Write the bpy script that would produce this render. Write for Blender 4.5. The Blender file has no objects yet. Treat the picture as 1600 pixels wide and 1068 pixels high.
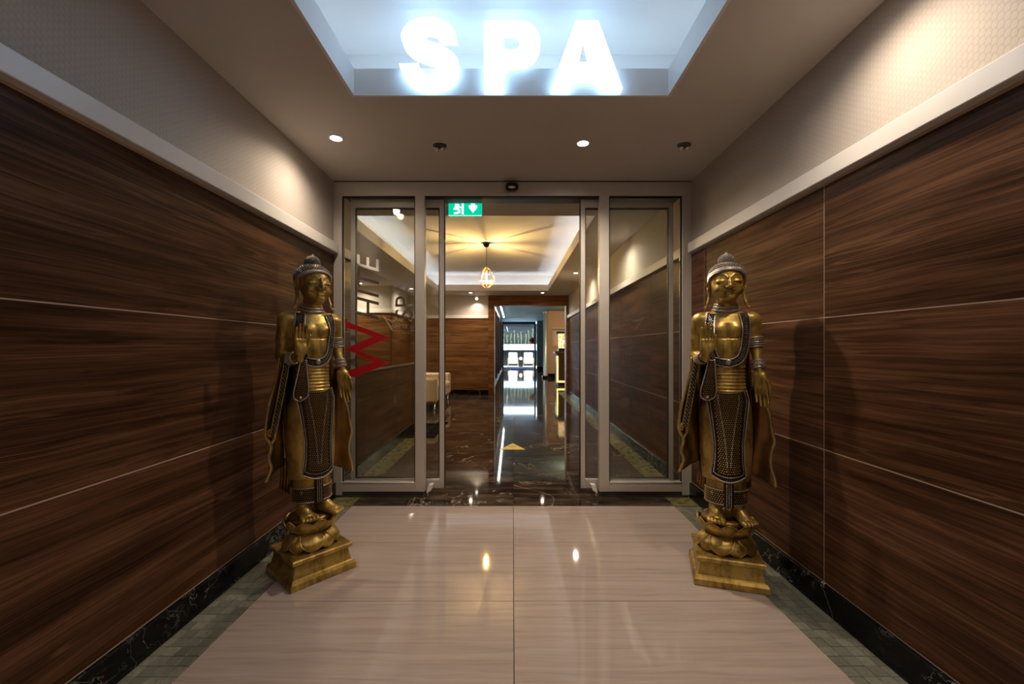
import bpy, math, random
import numpy as np
from mathutils import Vector, Matrix
random.seed(7); np.random.seed(7)
PI = math.pi
sc = bpy.context.scene
C = sc.collection
# ------------------------------------------------------------------ camera
CAMZ = 1.175
F = 672.0
VX, VY = 801.0, 543.0
cam_d = bpy.data.cameras.new('camera'); cam = bpy.data.objects.new('camera', cam_d); C.objects.link(cam)
cam_d.sensor_width = 36; cam_d.sensor_fit = 'HORIZONTAL'; cam_d.lens = F / 1600 * 36
cam_d.shift_x = (800 - VX) / 1600; cam_d.shift_y = (VY - 534) / 1600
cam_d.clip_start = 0.02; cam_d.clip_end = 200
cam.location = (0, 0, CAMZ); cam.rotation_euler = (PI / 2, 0, 0)
sc.camera = cam
# ------------------------------------------------------------------ world, exposure
w = bpy.data.worlds.new('world'); sc.world = w; w.use_nodes = True
w.node_tree.nodes['Background'].inputs[0].default_value = (0.6, 0.65, 0.75, 1)
w.node_tree.nodes['Background'].inputs[1].default_value = 0.02
vs = sc.view_settings
vs.view_transform = 'Standard'; vs.look = 'None'; vs.gamma = 1; vs.use_curve_mapping = False
vs.exposure = 1.85
cy = sc.cycles
cy.use_denoising = True; cy.max_bounces = 10; cy.diffuse_bounces = 5; cy.glossy_bounces = 5
cy.transparent_max_bounces = 16; cy.sample_clamp_indirect = 6; cy.caustics_reflective = False; cy.caustics_refractive = False
try: cy.use_light_tree = True
except Exception: pass
# light strengths (the lamps themselves are built further down)
WARM = (1.0, 0.81, 0.61); COOL = (0.66, 0.82, 1.0)
W_DOWN = 18.0          # near recessed downlights and those added behind the camera
W_FAR = 15.0           # downlights in the room behind the doors
E_SPA = 1.1            # illuminated letters
E_COVE = 4.2          # led strips on the tray ledge
W_BULB = 25.0
E_RECESS = 2.4         # led strips on the ledge of the SPA recess          # pendant bulb
E_STRIP = 7.5         # corridor light line
# ------------------------------------------------------------------ nodes helpers
def nmat(name):
    m = bpy.data.materials.new(name); m.use_nodes = True
    nt = m.node_tree; nt.nodes.clear()
    out = nt.nodes.new('ShaderNodeOutputMaterial')
    return m, nt, out
def N(nt, t, **kw):
    n = nt.nodes.new(t)
    for k, v in kw.items():
        if k in ('operation', 'blend_type', 'data_type', 'noise_dimensions', 'feature', 'distance', 'voronoi_dimensions', 'wave_type', 'bands_direction', 'normalize', 'clamp'):
            setattr(n, k, v)
    return n
def L(nt, a, b): nt.links.new(a, b)
def val(nt, sock, v):
    if hasattr(v, 'is_output'): nt.links.new(v, sock)
    else: sock.default_value = v
def M_(nt, op, a, b=0.0, c=0.0, clamp=False):
    n = nt.nodes.new('ShaderNodeMath'); n.operation = op; n.use_clamp = clamp
    val(nt, n.inputs[0], a); val(nt, n.inputs[1], b); val(nt, n.inputs[2], c)
    return n.outputs[0]
def mixc(nt, f, a, b, bt='MIX'):
    n = nt.nodes.new('ShaderNodeMix'); n.data_type = 'RGBA'; n.blend_type = bt
    val(nt, n.inputs[0], f)
    for s, v in ((n.inputs[6], a), (n.inputs[7], b)):
        if hasattr(v, 'is_output'): nt.links.new(v, s)
        else: s.default_value = (*v, 1) if len(v) == 3 else v
    return n.outputs[2]
def ramp(nt, f, stops):
    n = nt.nodes.new('ShaderNodeValToRGB'); cr = n.color_ramp
    while len(cr.elements) < len(stops): cr.elements.new(0.5)
    for e, (p, c) in zip(cr.elements, stops):
        e.position = p; e.color = (*c, 1) if len(c) == 3 else c
    L(nt, f, n.inputs[0]); return n.outputs[0]
def noise(nt, vec, scale=1, detail=3, rough=0.55, dist=0.0):
    n = nt.nodes.new('ShaderNodeTexNoise')
    n.inputs['Scale'].default_value = scale; n.inputs['Detail'].default_value = detail
    n.inputs['Roughness'].default_value = rough; n.inputs['Distortion'].default_value = dist
    if vec is not None: L(nt, vec, n.inputs['Vector'])
    return n.outputs[0]
def comb(nt, x, y, z):
    n = nt.nodes.new('ShaderNodeCombineXYZ')
    for i, v in enumerate((x, y, z)): val(nt, n.inputs[i], v)
    return n.outputs[0]
def pos(nt):
    g = nt.nodes.new('ShaderNodeNewGeometry'); s = nt.nodes.new('ShaderNodeSeparateXYZ')
    L(nt, g.outputs['Position'], s.inputs[0]); return g.outputs['Position'], s.outputs[0], s.outputs[1], s.outputs[2]
def objpos(nt):
    g = nt.nodes.new('ShaderNodeTexCoord'); s = nt.nodes.new('ShaderNodeSeparateXYZ')
    L(nt, g.outputs['Object'], s.inputs[0]); return g.outputs['Object'], s.outputs[0], s.outputs[1], s.outputs[2]
def orand(nt): return nt.nodes.new('ShaderNodeObjectInfo').outputs['Random']
def bsdf(nt, out, col=(.5, .5, .5), rough=.5, metal=0., spec=.5, bump=None, bstr=.2, bdist=.01, coat=0., coat_r=.1):
    b = nt.nodes.new('ShaderNodeBsdfPrincipled')
    if hasattr(col, 'is_output'): L(nt, col, b.inputs['Base Color'])
    else: b.inputs['Base Color'].default_value = (*col, 1)
    val(nt, b.inputs['Roughness'], rough); val(nt, b.inputs['Metallic'], metal)
    b.inputs['Specular IOR Level'].default_value = spec
    b.inputs['Coat Weight'].default_value = coat; b.inputs['Coat Roughness'].default_value = coat_r
    if bump is not None:
        bm = nt.nodes.new('ShaderNodeBump'); bm.inputs['Strength'].default_value = bstr; bm.inputs['Distance'].default_value = bdist
        L(nt, bump, bm.inputs['Height']); L(nt, bm.outputs[0], b.inputs['Normal'])
    L(nt, b.outputs[0], out.inputs[0]); return b
def plain(name, col, rough=.5, metal=0., spec=.5, var=.12, vs_=40., coat=0.):
    m, nt, out = nmat(name)
    p, *_ = objpos(nt)
    f = noise(nt, p, vs_, 3)
    c = mixc(nt, f, tuple(x * (1 - var) for x in col), tuple(min(1, x * (1 + var)) for x in col))
    bsdf(nt, out, c, rough, metal, spec, coat=coat); return m
def emit(name, col, s):
    m, nt, out = nmat(name)
    e = nt.nodes.new('ShaderNodeEmission'); e.inputs[0].default_value = (*col, 1); e.inputs[1].default_value = s
    L(nt, e.outputs[0], out.inputs[0]); return m
MT = {}
def wood(name, stops, rough=.34, sc_=1.0):
    m, nt, out = nmat(name)
    p, x, y, z = pos(nt)
    u = M_(nt, 'ADD', x, y); r = orand(nt)
    ro = M_(nt, 'MULTIPLY', r, 37.0)
    warp = noise(nt, comb(nt, M_(nt, 'MULTIPLY', u, 1.1), M_(nt, 'MULTIPLY', z, 3.0), ro), 1.0, 2)
    zz = M_(nt, 'ADD', z, M_(nt, 'MULTIPLY', M_(nt, 'SUBTRACT', warp, .5), .045))
    big = noise(nt, comb(nt, M_(nt, 'MULTIPLY', u, .9), M_(nt, 'MULTIPLY', zz, 11.0), ro), sc_, 3, .55, .1)
    mid = noise(nt, comb(nt, M_(nt, 'MULTIPLY', u, 1.2), M_(nt, 'MULTIPLY', zz, 72.0), ro), sc_, 5, .7, .12)
    fin = noise(nt, comb(nt, M_(nt, 'MULTIPLY', u, 2.4), M_(nt, 'MULTIPLY', zz, 300.0), ro), sc_, 3, .6)
    f = M_(nt, 'ADD', M_(nt, 'ADD', M_(nt, 'MULTIPLY', big, .36), M_(nt, 'MULTIPLY', mid, .38)), M_(nt, 'MULTIPLY', fin, .26))
    c = ramp(nt, f, stops)
    # thin pale growth lines and dark pore streaks
    ln = noise(nt, comb(nt, M_(nt, 'MULTIPLY', u, .55), M_(nt, 'MULTIPLY', zz, 15.0), M_(nt, 'ADD', ro, 5.0)), sc_, 2, .5, .2)
    lf = M_(nt, 'SUBTRACT', 1.0, M_(nt, 'MULTIPLY', M_(nt, 'ABSOLUTE', M_(nt, 'SUBTRACT', ln, .56)), 70.0), clamp=True)
    brk = noise(nt, comb(nt, M_(nt, 'MULTIPLY', u, 1.3), M_(nt, 'MULTIPLY', zz, 4.0), ro), sc_, 2)
    lf = M_(nt, 'MULTIPLY', lf, M_(nt, 'MULTIPLY', M_(nt, 'SUBTRACT', brk, .42), 4.0, clamp=True))
    c = mixc(nt, M_(nt, 'MULTIPLY', lf, .75), c, stops[-1][1])
    dk = noise(nt, comb(nt, M_(nt, 'MULTIPLY', u, 2.2), M_(nt, 'MULTIPLY', zz, 30.0), M_(nt, 'ADD', ro, 9.0)), sc_, 3, .6, .5)
    df = M_(nt, 'MULTIPLY', M_(nt, 'SUBTRACT', dk, .57), 9.0, clamp=True)
    c = mixc(nt, M_(nt, 'MULTIPLY', df, .6), c, stops[0][1])
    bsdf(nt, out, c, M_(nt, 'ADD', rough, M_(nt, 'MULTIPLY', fin, .1)), spec=.07, bump=fin, bstr=.05, bdist=.002)
    return m
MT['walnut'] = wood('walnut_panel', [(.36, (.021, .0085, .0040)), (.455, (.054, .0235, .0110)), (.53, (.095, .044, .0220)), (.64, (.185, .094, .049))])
MT['walnut_warm_lit'] = wood('walnut_warm_lit', [(.36, (.05, .021, .007)), (.455, (.12, .053, .018)), (.53, (.19, .09, .033)), (.63, (.29, .15, .06))])  # lit copy of the walnut: warm downlight brightness put into the colour
MT['walnut_mid_lit'] = wood('walnut_mid_lit', [(.36, (.026, .011, .004)), (.455, (.062, .027, .010)), (.53, (.105, .049, .020)), (.64, (.18, .09, .04))])  # same walnut, warm light tinted into the colour against the cool cove
def wallpaper():
    m, nt, out = nmat('wallpaper_hex')
    p, x, y, z = pos(nt)
    u = M_(nt, 'MULTIPLY', M_(nt, 'ADD', x, y), 330.0); v = M_(nt, 'MULTIPLY', z, 260.0)
    a = M_(nt, 'COSINE', M_(nt, 'MULTIPLY', u, 1.1547)); 
    b = M_(nt, 'COSINE', M_(nt, 'ADD', M_(nt, 'MULTIPLY', u, .57735), v)); c_ = M_(nt, 'COSINE', M_(nt, 'SUBTRACT', M_(nt, 'MULTIPLY', u, .57735), v))
    h = M_(nt, 'ADD', a, M_(nt, 'ADD', b, c_))
    cell = M_(nt, 'MULTIPLY', M_(nt, 'ADD', h, 1.3), .9, clamp=True)
    base = mixc(nt, noise(nt, p, 3.0, 3), (.46, .42, .385), (.52, .475, .435))
    c = mixc(nt, cell, mixc(nt, .20, base, (.30, .27, .24)), base)
    bsdf(nt, out, c, .62, spec=.3, bump=cell, bstr=.25, bdist=.002)
    return m
MT['wallpaper'] = wallpaper()
MT['ceiling'] = plain('ceiling_paint', (.64, .60, .56), .75, var=.03, vs_=5)
MT['white_paint'] = plain('white_paint', (.80, .80, .80), .7, var=.02, vs_=5)
MT['trim'] = plain('trim_lacquer', (.74, .72, .70), .32, var=.02, vs_=4)
MT['joint'] = plain('joint_strip', (.55, .43, .33), .5, var=.05)
MT['alu'] = plain('brushed_aluminium', (.66, .62, .58), .36, .5, var=.06, vs_=12)
MT['alu_dark'] = plain('dark_aluminium', (.10, .10, .095), .4, .6, var=.06)
MT['gasket'] = plain('rubber_gasket', (.008, .008, .009), .5)
MT['black'] = plain('black_plastic', (.006, .006, .007), .3)
MT['chrome'] = plain('chrome', (.75, .75, .76), .15, 1.0, var=.02)
def beige():
    m, nt, out = nmat('beige_stone')
    p, x, y, z = pos(nt); r = M_(nt, 'MULTIPLY', orand(nt), 23.0)
    wv = M_(nt, 'ADD', y, M_(nt, 'MULTIPLY', noise(nt, comb(nt, M_(nt, 'MULTIPLY', x, 1.5), M_(nt, 'MULTIPLY', y, 3.0), r), 1, 2), .05))
    a = noise(nt, comb(nt, M_(nt, 'MULTIPLY', x, 1.6), M_(nt, 'MULTIPLY', wv, 34.0), r), 1, 4, .65, .3)
    b = noise(nt, comb(nt, M_(nt, 'MULTIPLY', x, 5.0), M_(nt, 'MULTIPLY', wv, 130.0), r), 1, 3, .6)
    f = M_(nt, 'ADD', M_(nt, 'MULTIPLY', a, .7), M_(nt, 'MULTIPLY', b, .3))
    c = ramp(nt, f, [(.30, (.30, .240, .215)), (.46, (.385, .312, .283)), (.62, (.435, .360, .328)), (.75, (.34, .272, .242))])
    bsdf(nt, out, c, M_(nt, 'ADD', .03, M_(nt, 'MULTIPLY', a, .04)), spec=.28)
    return m
MT['beige'] = beige()
def marble(name, base, vein, amount, rough, sc_=1.0, streak=None):
    m, nt, out = nmat(name)
    p, x, y, z = pos(nt); r = M_(nt, 'MULTIPLY', orand(nt), 19.0)
    v = comb(nt, M_(nt, 'ADD', x, r), y, M_(nt, 'ADD', z, r))
    n1 = noise(nt, v, 1.7 * sc_, 5, .6, .9)
    k = M_(nt, 'SUBTRACT', 1.0, M_(nt, 'MULTIPLY', M_(nt, 'ABSOLUTE', M_(nt, 'SUBTRACT', n1, .5)), 150.0 / amount), clamp=True)
    br = M_(nt, 'MULTIPLY', M_(nt, 'SUBTRACT', noise(nt, v, 1.3 * sc_, 2), .46), 6.0, clamp=True)
    k = M_(nt, 'MULTIPLY', k, br)
    n2 = noise(nt, v, 5.0 * sc_, 5, .65, 1.2)
    k2 = M_(nt, 'SUBTRACT', 1.0, M_(nt, 'MULTIPLY', M_(nt, 'ABSOLUTE', M_(nt, 'SUBTRACT', n2, .5)), 90.0), clamp=True)
    br2 = M_(nt, 'MULTIPLY', M_(nt, 'SUBTRACT', noise(nt, v, 2.1 * sc_, 2), .54), 6.0, clamp=True)
    k = M_(nt, 'MAXIMUM', k, M_(nt, 'MULTIPLY', M_(nt, 'MULTIPLY', k2, br2), .5))
    st = noise(nt, comb(nt, M_(nt, 'MULTIPLY', M_(nt, 'ADD', x, r), 2.2), M_(nt, 'MULTIPLY', y, 9.0), M_(nt, 'MULTIPLY', z, 6.0)), sc_, 5, .65, .6)
    b = mixc(nt, M_(nt, 'MULTIPLY', M_(nt, 'SUBTRACT', st, .42), 3.2, clamp=True), base, streak or tuple(t * 2.2 for t in base))
    bsdf(nt, out, mixc(nt, k, b, vein), rough, spec=.17)
    return m
MT['marble'] = marble('dark_brown_marble', (.020, .014, .0105), (.42, .35, .29), 1.3, .05, streak=(.13, .09, .064))
MT['black_marble'] = marble('black_veined_marble', (.004, .004, .004), (.55, .53, .50), .8, .2, 1.6, streak=(.009, .0085, .008))
def mosaic():
    m, nt, out = nmat('green_mosaic')
    p, x, y, z = pos(nt); r = orand(nt)
    n1 = noise(nt, p, 60, 4, .6)
    c = mixc(nt, r, (.135, .14, .11), (.235, .235, .195))
    c = mixc(nt, M_(nt, 'MULTIPLY', M_(nt, 'SUBTRACT', n1, .5), 3.5, clamp=True), c, (.08, .082, .064))
    bsdf(nt, out, c, .28, spec=.5, bump=n1, bstr=.1, bdist=.002); return m
MT['mosaic'] = mosaic()
def mosaic_warm_lit():  # same green tile, the far room's warm light put into its colour
    m, nt, out = nmat('warm_lit_green_mosaic')
    p, x, y, z = pos(nt)
    n0 = noise(nt, p, 18, 2); n1 = noise(nt, p, 70, 4, .6)
    c = ramp(nt, n0, [(.38, (.10, .10, .045)), (.5, (.20, .18, .07)), (.62, (.26, .22, .10))])
    c = mixc(nt, M_(nt, 'MULTIPLY', M_(nt, 'SUBTRACT', n1, .5), 3.0, clamp=True), c, (.07, .065, .03))
    bsdf(nt, out, c, .25); return m
MT['mosaic_warm_lit'] = mosaic_warm_lit()
MT['grout'] = plain('grout', (.085, .085, .07), .8)
def glass(name, tint=(.93, .95, .94), f0=.055):
    m, nt, out = nmat(name)
    lw = nt.nodes.new('ShaderNodeLayerWeight'); lw.inputs[0].default_value = .5
    f = M_(nt, 'ADD', f0, M_(nt, 'MULTIPLY', M_(nt, 'POWER', lw.outputs['Facing'], 5.0), 1 - f0), clamp=True)
    t = nt.nodes.new('ShaderNodeBsdfTransparent'); t.inputs[0].default_value = (*tint, 1)
    g = nt.nodes.new('ShaderNodeBsdfGlossy'); g.inputs['Roughness'].default_value = 0.0
    mx = nt.nodes.new('ShaderNodeMixShader'); L(nt, f, mx.inputs[0]); L(nt, t.outputs[0], mx.inputs[1]); L(nt, g.outputs[0], mx.inputs[2])
    L(nt, mx.outputs[0], out.inputs[0]); return m
MT['glass'] = glass('door_glass', (.95, .965, .955), .045)
MT['bulb_glass'] = glass('bulb_glass', (.99, .95, .85), .04)
def frosted(name, col, alpha):
    m, nt, out = nmat(name)
    t = nt.nodes.new('ShaderNodeBsdfTransparent'); d = nt.nodes.new('ShaderNodeBsdfDiffuse'); d.inputs[0].default_value = (*col, 1)
    p, *_ = pos(nt)
    mx = nt.nodes.new('ShaderNodeMixShader'); L(nt, M_(nt, 'MULTIPLY', M_(nt, 'ADD', noise(nt, p, 90), .5), alpha), mx.inputs[0])
    L(nt, t.outputs[0], mx.inputs[1]); L(nt, d.outputs[0], mx.inputs[2]); L(nt, mx.outputs[0], out.inputs[0]); return m
MT['frost'] = frosted('frosted_film', (.5, .42, .36), .06)
MT['frost_logo'] = frosted('etched_film', (.75, .62, .48), .55)
MT['mirror_film'] = plain('mirror_vinyl', (.80, .78, .75), .10, .95, var=.02)
MT['red_film'] = plain('red_vinyl', (.36, .006, .012), .4, var=.04)
def gold():
    m, nt, out = nmat('antique_gold')
    p, x, y, z = objpos(nt)
    n1 = noise(nt, p, 9, 5, .65); n2 = noise(nt, comb(nt, M_(nt, 'MULTIPLY', x, 40), M_(nt, 'MULTIPLY', y, 40), M_(nt, 'MULTIPLY', z, 9)), 1, 4, .6)
    f = M_(nt, 'ADD', M_(nt, 'MULTIPLY', n1, .6), M_(nt, 'MULTIPLY', n2, .4))
    c = ramp(nt, f, [(.33, (.10, .058, .012)), (.45, (.36, .235, .055)), (.58, (.60, .42, .12))])
    bsdf(nt, out, c, M_(nt, 'ADD', .26, M_(nt, 'MULTIPLY', n1, .22)), .66, bump=n2, bstr=.05, bdist=.003)
    return m
MT['gold'] = gold()
MT['gold_stud'] = plain('gold_stud', (.50, .34, .12), .35, .8, var=.3, vs_=300)
MT['bronze'] = plain('dark_bronze', (.035, .019, .007), .42, .55, var=.4, vs_=25)
MT['robe'] = plain('robe_bronze_gold', (.20, .105, .028), .36, .75, var=.45, vs_=14)
MT['silver'] = plain('tarnished_silver', (.46, .42, .385), .36, .7, var=.4, vs_=200)
MT['hair'] = plain('dark_silver_hair', (.20, .18, .16), .38, .65, var=.6, vs_=150)

# ------------------------------------------------------------------ mesh helpers
class MB:
    def __init__(s): s.v = []; s.f = []
    def add(s, vs_, fs):
        o = len(s.v); s.v += [tuple(map(float, a)) for a in vs_]; s.f += [tuple(i + o for i in f) for f in fs]; return s
    def box(s, x0, x1, y0, y1, z0, z1):
        return s.add([(x0, y0, z0), (x1, y0, z0), (x1, y1, z0), (x0, y1, z0), (x0, y0, z1), (x1, y0, z1), (x1, y1, z1), (x0, y1, z1)],
                     [(3, 2, 1, 0), (4, 5, 6, 7), (0, 1, 5, 4), (1, 2, 6, 5), (2, 3, 7, 6), (3, 0, 4, 7)])
    def cham(s, x0, x1, y0, y1, z0, z1, c=.003):   # box with chamfered edges
        X = (x0, x1); Y = (y0, y1); Z = (z0, z1); sg = (1, -1); V = []; ix = {}
        for i in (0, 1):
            for j in (0, 1):
                for k in (0, 1):
                    for a in range(3):
                        p = [X[i] + sg[i] * c, Y[j] + sg[j] * c, Z[k] + sg[k] * c]; p[a] = (X[i], Y[j], Z[k])[a]
                        ix[i, j, k, a] = len(V); V.append(p)
        Fc = []
        for a in range(3):
            for e in (0, 1):
                b, d = (a + 1) % 3, (a + 2) % 3; q = []
                for (m, n) in ((0, 0), (1, 0), (1, 1), (0, 1)):
                    t = [0, 0, 0]; t[a] = e; t[b] = m; t[d] = n; q.append(ix[t[0], t[1], t[2], a])
                Fc.append(tuple(q if e else q[::-1]))
        for a in range(3):
            b, d = (a + 1) % 3, (a + 2) % 3
            for m in (0, 1):
                for n in (0, 1):
                    t0 = [0, 0, 0]; t0[b] = m; t0[d] = n; t1 = list(t0); t1[a] = 1
                    q = [ix[(*t0, b)], ix[(*t1, b)], ix[(*t1, d)], ix[(*t0, d)]]
                    Fc.append(tuple(q if (m + n) % 2 else q[::-1]))
        for i in (0, 1):
            for j in (0, 1):
                for k in (0, 1):
                    q = [ix[i, j, k, 0], ix[i, j, k, 1], ix[i, j, k, 2]]
                    Fc.append(tuple(q if (i + j + k) % 2 else q[::-1]))
        return s.add(V, Fc)
    def tube(s, pts, r, n=8, cap=True, close=False):
        pts = [Vector(p) for p in pts]; m = len(pts)
        rs = r if hasattr(r, '__len__') else [r] * m
        V = []; up = None
        for i in range(m):
            if close: t = pts[(i + 1) % m] - pts[i - 1]
            else: t = pts[min(i + 1, m - 1)] - pts[max(i - 1, 0)]
            t.normalize()
            if up is None: up = Vector((0, 0, 1)) if abs(t.z) < .9 else Vector((1, 0, 0))
            a = t.cross(up)
            if a.length < 1e-4: a = t.cross(Vector((0, 1, .1)))
            a.normalize(); b = a.cross(t); up = b
            for k in range(n):
                an = 2 * PI * k / n; V.append(pts[i] + rs[i] * (math.cos(an) * a + math.sin(an) * b))
        Fc = []
        for i in range(m if close else m - 1):
            j = (i + 1) % m
            for k in range(n): Fc.append((i * n + k, i * n + (k + 1) % n, j * n + (k + 1) % n, j * n + k))
        if cap and not close: Fc += [tuple(range(n))[::-1], tuple((m - 1) * n + k for k in range(n))]
        return s.add(V, Fc)
    def lathe(s, prof, n=24, cx=0, cy=0, ex=1., ey=1., cap=True):
        V = []; m = len(prof)
        for r, z in prof:
            for k in range(n): a = 2 * PI * k / n; V.append((cx + r * ex * math.cos(a), cy + r * ey * math.sin(a), z))
        Fc = [(i * n + k, i * n + (k + 1) % n, (i + 1) * n + (k + 1) % n, (i + 1) * n + k) for i in range(m - 1) for k in range(n)]
        if cap: Fc += [tuple(range(n))[::-1], tuple((m - 1) * n + k for k in range(n))]
        return s.add(V, Fc)
    def grid(s, P, close_u=False, thick=None):      # P[i][j] points; thick = offset vector array or callable giving back points
        m, n = len(P), len(P[0]); V = [p for r in P for p in r]
        Fc = [(i * n + j, i * n + j + 1, (i + 1) * n + j + 1, (i + 1) * n + j) for i in range(m - 1) for j in range(n - 1)]
        if thick:
            B = [[thick(p) for p in r] for r in P]; o = m * n; V += [p for r in B for p in r]
            Fc += [(o + i * n + j, o + (i + 1) * n + j, o + (i + 1) * n + j + 1, o + i * n + j + 1) for i in range(m - 1) for j in range(n - 1)]
            for i in range(m - 1):
                Fc += [(i * n, (i + 1) * n, o + (i + 1) * n, o + i * n), (i * n + n - 1, o + i * n + n - 1, o + (i + 1) * n + n - 1, (i + 1) * n + n - 1)]
            for j in range(n - 1):
                Fc += [(j, o + j, o + j + 1, j + 1), ((m - 1) * n + j, (m - 1) * n + j + 1, o + (m - 1) * n + j + 1, o + (m - 1) * n + j)]
        return s.add(V, Fc)
    def prism(s, poly, y0, y1):       # polygon in x,z extruded along y
        n = len(poly)
        V = [(x, y0, z) for x, z in poly] + [(x, y1, z) for x, z in poly]
        return s.add(V, [tuple(range(n))[::-1], tuple(range(n, 2 * n))] + [(i, (i + 1) % n, n + (i + 1) % n, n + i) for i in range(n)])
    def bead(s, p, r, rz=None):
        x, y, z = p; q = rz or r
        return s.add([(x + r, y, z), (x - r, y, z), (x, y + r, z), (x, y - r, z), (x, y, z + q), (x, y, z - q)],
                     [(0, 2, 4), (2, 1, 4), (1, 3, 4), (3, 0, 4), (2, 0, 5), (1, 2, 5), (3, 1, 5), (0, 3, 5)])
    def ball(s, p, rx, ry=None, rz=None, nu=12, nv=8):
        ry = ry or rx; rz = rz or rx; x, y, z = p; V = []; Fc = []
        for i in range(nv + 1):
            t = PI * i / nv
            for k in range(nu): a = 2 * PI * k / nu; V.append((x + rx * math.sin(t) * math.cos(a), y + ry * math.sin(t) * math.sin(a), z - rz * math.cos(t)))
        for i in range(nv):
            for k in range(nu): Fc.append((i * nu + k, i * nu + (k + 1) % nu, (i + 1) * nu + (k + 1) % nu, (i + 1) * nu + k))
        return s.add(V, Fc)
    def mesh(s, name, m, smooth=False):
        me = bpy.data.meshes.new(name); me.from_pydata(s.v, [], s.f); me.validate(); me.update()
        me.materials.append(MT[m] if isinstance(m, str) else m)
        if smooth: me.polygons.foreach_set('use_smooth', [True] * len(me.polygons))
        return me
    def build(s, name, m, parent=None, smooth=False, loc=None, fix=True):
        me = s.mesh(name, m, smooth)
        if fix: fix_normals(me)
        return link(name, me, parent, loc)
import bmesh
def fix_normals(me):
    bm = bmesh.new(); bm.from_mesh(me); bmesh.ops.recalc_face_normals(bm, faces=bm.faces); bm.to_mesh(me); bm.free()
def link(name, me, parent=None, loc=None):
    o = bpy.data.objects.new(name, me); C.objects.link(o)
    if parent is not None: o.parent = parent
    if loc: o.location = loc
    return o
def empty(name, loc=(0, 0, 0), rz=0):
    o = bpy.data.objects.new(name, None); C.objects.link(o); o.location = loc; o.rotation_euler.z = rz
    o.empty_display_size = .05; return o
def tag(o, label, cat, group=None):
    o['label'] = label; o['category'] = cat
    if group: o['group'] = group
    return o
def struct(o, label=None, cat=None):
    o['kind'] = 'structure'
    if label: o['label'] = label
    if cat: o['category'] = cat
    return o
def copy_tree(o, parent=None):
    c = o.copy(); C.objects.link(c); c.parent = parent
    for ch in list(o.children): copy_tree(ch, c)
    return c
def B(name, m, x0, x1, y0, y1, z0, z1, parent=None, c=0):
    mb = MB()
    (mb.cham(x0, x1, y0, y1, z0, z1, c) if c else mb.box(x0, x1, y0, y1, z0, z1))
    return mb.build(name, m, parent)
def px(x, y, d): return ((x - VX) / F * d, d, CAMZ - (y - VY) / F * d)
def text_mesh(name, s, size, extrude, m, parent, mat, shear=0.0, align='CENTER'):
    cu = bpy.data.curves.new(name, 'FONT'); cu.body = s; cu.size = size; cu.extrude = extrude; cu.align_x = align; cu.shear = shear; cu.resolution_u = 3
    t = bpy.data.objects.new('tmp_text', cu); C.objects.link(t)
    dg = bpy.context.evaluated_depsgraph_get(); me = bpy.data.meshes.new_from_object(t.evaluated_get(dg))
    C.objects.unlink(t); bpy.data.objects.remove(t); bpy.data.curves.remove(cu)
    me.name = name; me.transform(mat); me.materials.clear(); me.materials.append(MT[m])
    return link(name, me, parent)
STAND = Matrix.Rotation(PI / 2, 4, 'X')       # text lying in xy -> standing in xz, facing -y

# ------------------------------------------------------------------ room shell
XL, XR = -1.404, 1.404
ZC = 2.484
DOOR = 3.37
BACK = 10.8
Y0 = -3.2
ZP0, ZP1 = .12, 1.905
ZJ = [.12, .716, 1.311, 1.905]
def floor_all():
    fl = struct(B('floor', 'grout', -4.4, 3.6, Y0 - .2, 30, -.12, -.012), 'stone floor of beige slabs, green mosaic borders and dark marble', 'floor')
    g = .0016
    ys = [3.197 - .6 * i for i in range(11)]
    for i in range(len(ys) - 1):
        for a, b in ((-1.195, 0.005), (0.005, 1.200)):
            B('stone_slab', 'beige', a + g, b - g, ys[i + 1] + g, ys[i] - g, -.012, 0, fl)
    rows = [3.197]
    while rows[-1] < 24.0: rows.append(rows[-1] + 1.2)
    for i in range(len(rows) - 1):
        a, b = rows[i] + g, rows[i + 1] - g
        lx = -1.195 if b < 6.9 else -1.015
        cols = [(-1.015, .005), (.005, 1.195)] if i > 0 or True else []
        if b < 6.9: cols = [(-1.195, .005), (.005, 1.195)]
        for c0, c1 in cols: B('marble_slab', 'marble', c0 + g, c1 - g, a, b, -.012, 0, fl)
        if a < 11:
            if b >= 6.7: B('marble_slab', 'marble', -2.215 + g, -1.015 - g, a, b, -.012, 0, fl)
            for c0, c1 in ((-4.3, -3.415), (-3.415, -2.215)) + (((-2.215, -1.41),) if b < 6.7 else ()):
                B('marble_slab', 'marble', c0 + g, c1 - g, a, b, -.012, 0, fl)
        if a > 10.7:
            for c0, c1 in ((-1.9, -1.015), (1.195, 2.4), (2.4, 3.55)): B('marble_slab', 'marble', c0 + g, c1 - g, a, b, -.012, 0, fl)
    # mosaic tiles beside both walls
    t = .0515; n = 4
    tm = MB().cham(0, t - .0022, 0, t - .0022, 0, .012, .0012).mesh('mosaic_tile', 'mosaic'); fix_normals(tm)
    for s in (-1, 1):
        x0 = (-1.196 - n * t) if s < 0 else 1.201
        for r in range(36):
            yy = 3.187 - (r + 1) * t
            for c in range(n):
                o = link('mosaic_tile', tm, fl, (x0 + c * t, yy, -.012 + random.uniform(-.0008, .0006)))
        mb = MB()
        for r in range(36, 118):
            for c in range(n): mb.box(x0 + c * t, x0 + c * t + t - .0022, 3.187 - (r + 1) * t, 3.187 - r * t - .0022, -.012, 0)
        o = mb.build('mosaic_border', 'mosaic', fl); o['kind'] = 'stuff'
        mb = MB()
        for r in range(int(((6.75 if s < 0 else BACK) - 3.2) / t)):
            for c in range(n): mb.box(x0 + c * t, x0 + c * t + t - .0022, 3.2 + r * t, 3.2 + (r + 1) * t - .0022, -.012, 0)
        o = mb.build('mosaic_border', 'mosaic_warm_lit', fl); o['kind'] = 'stuff'
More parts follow.
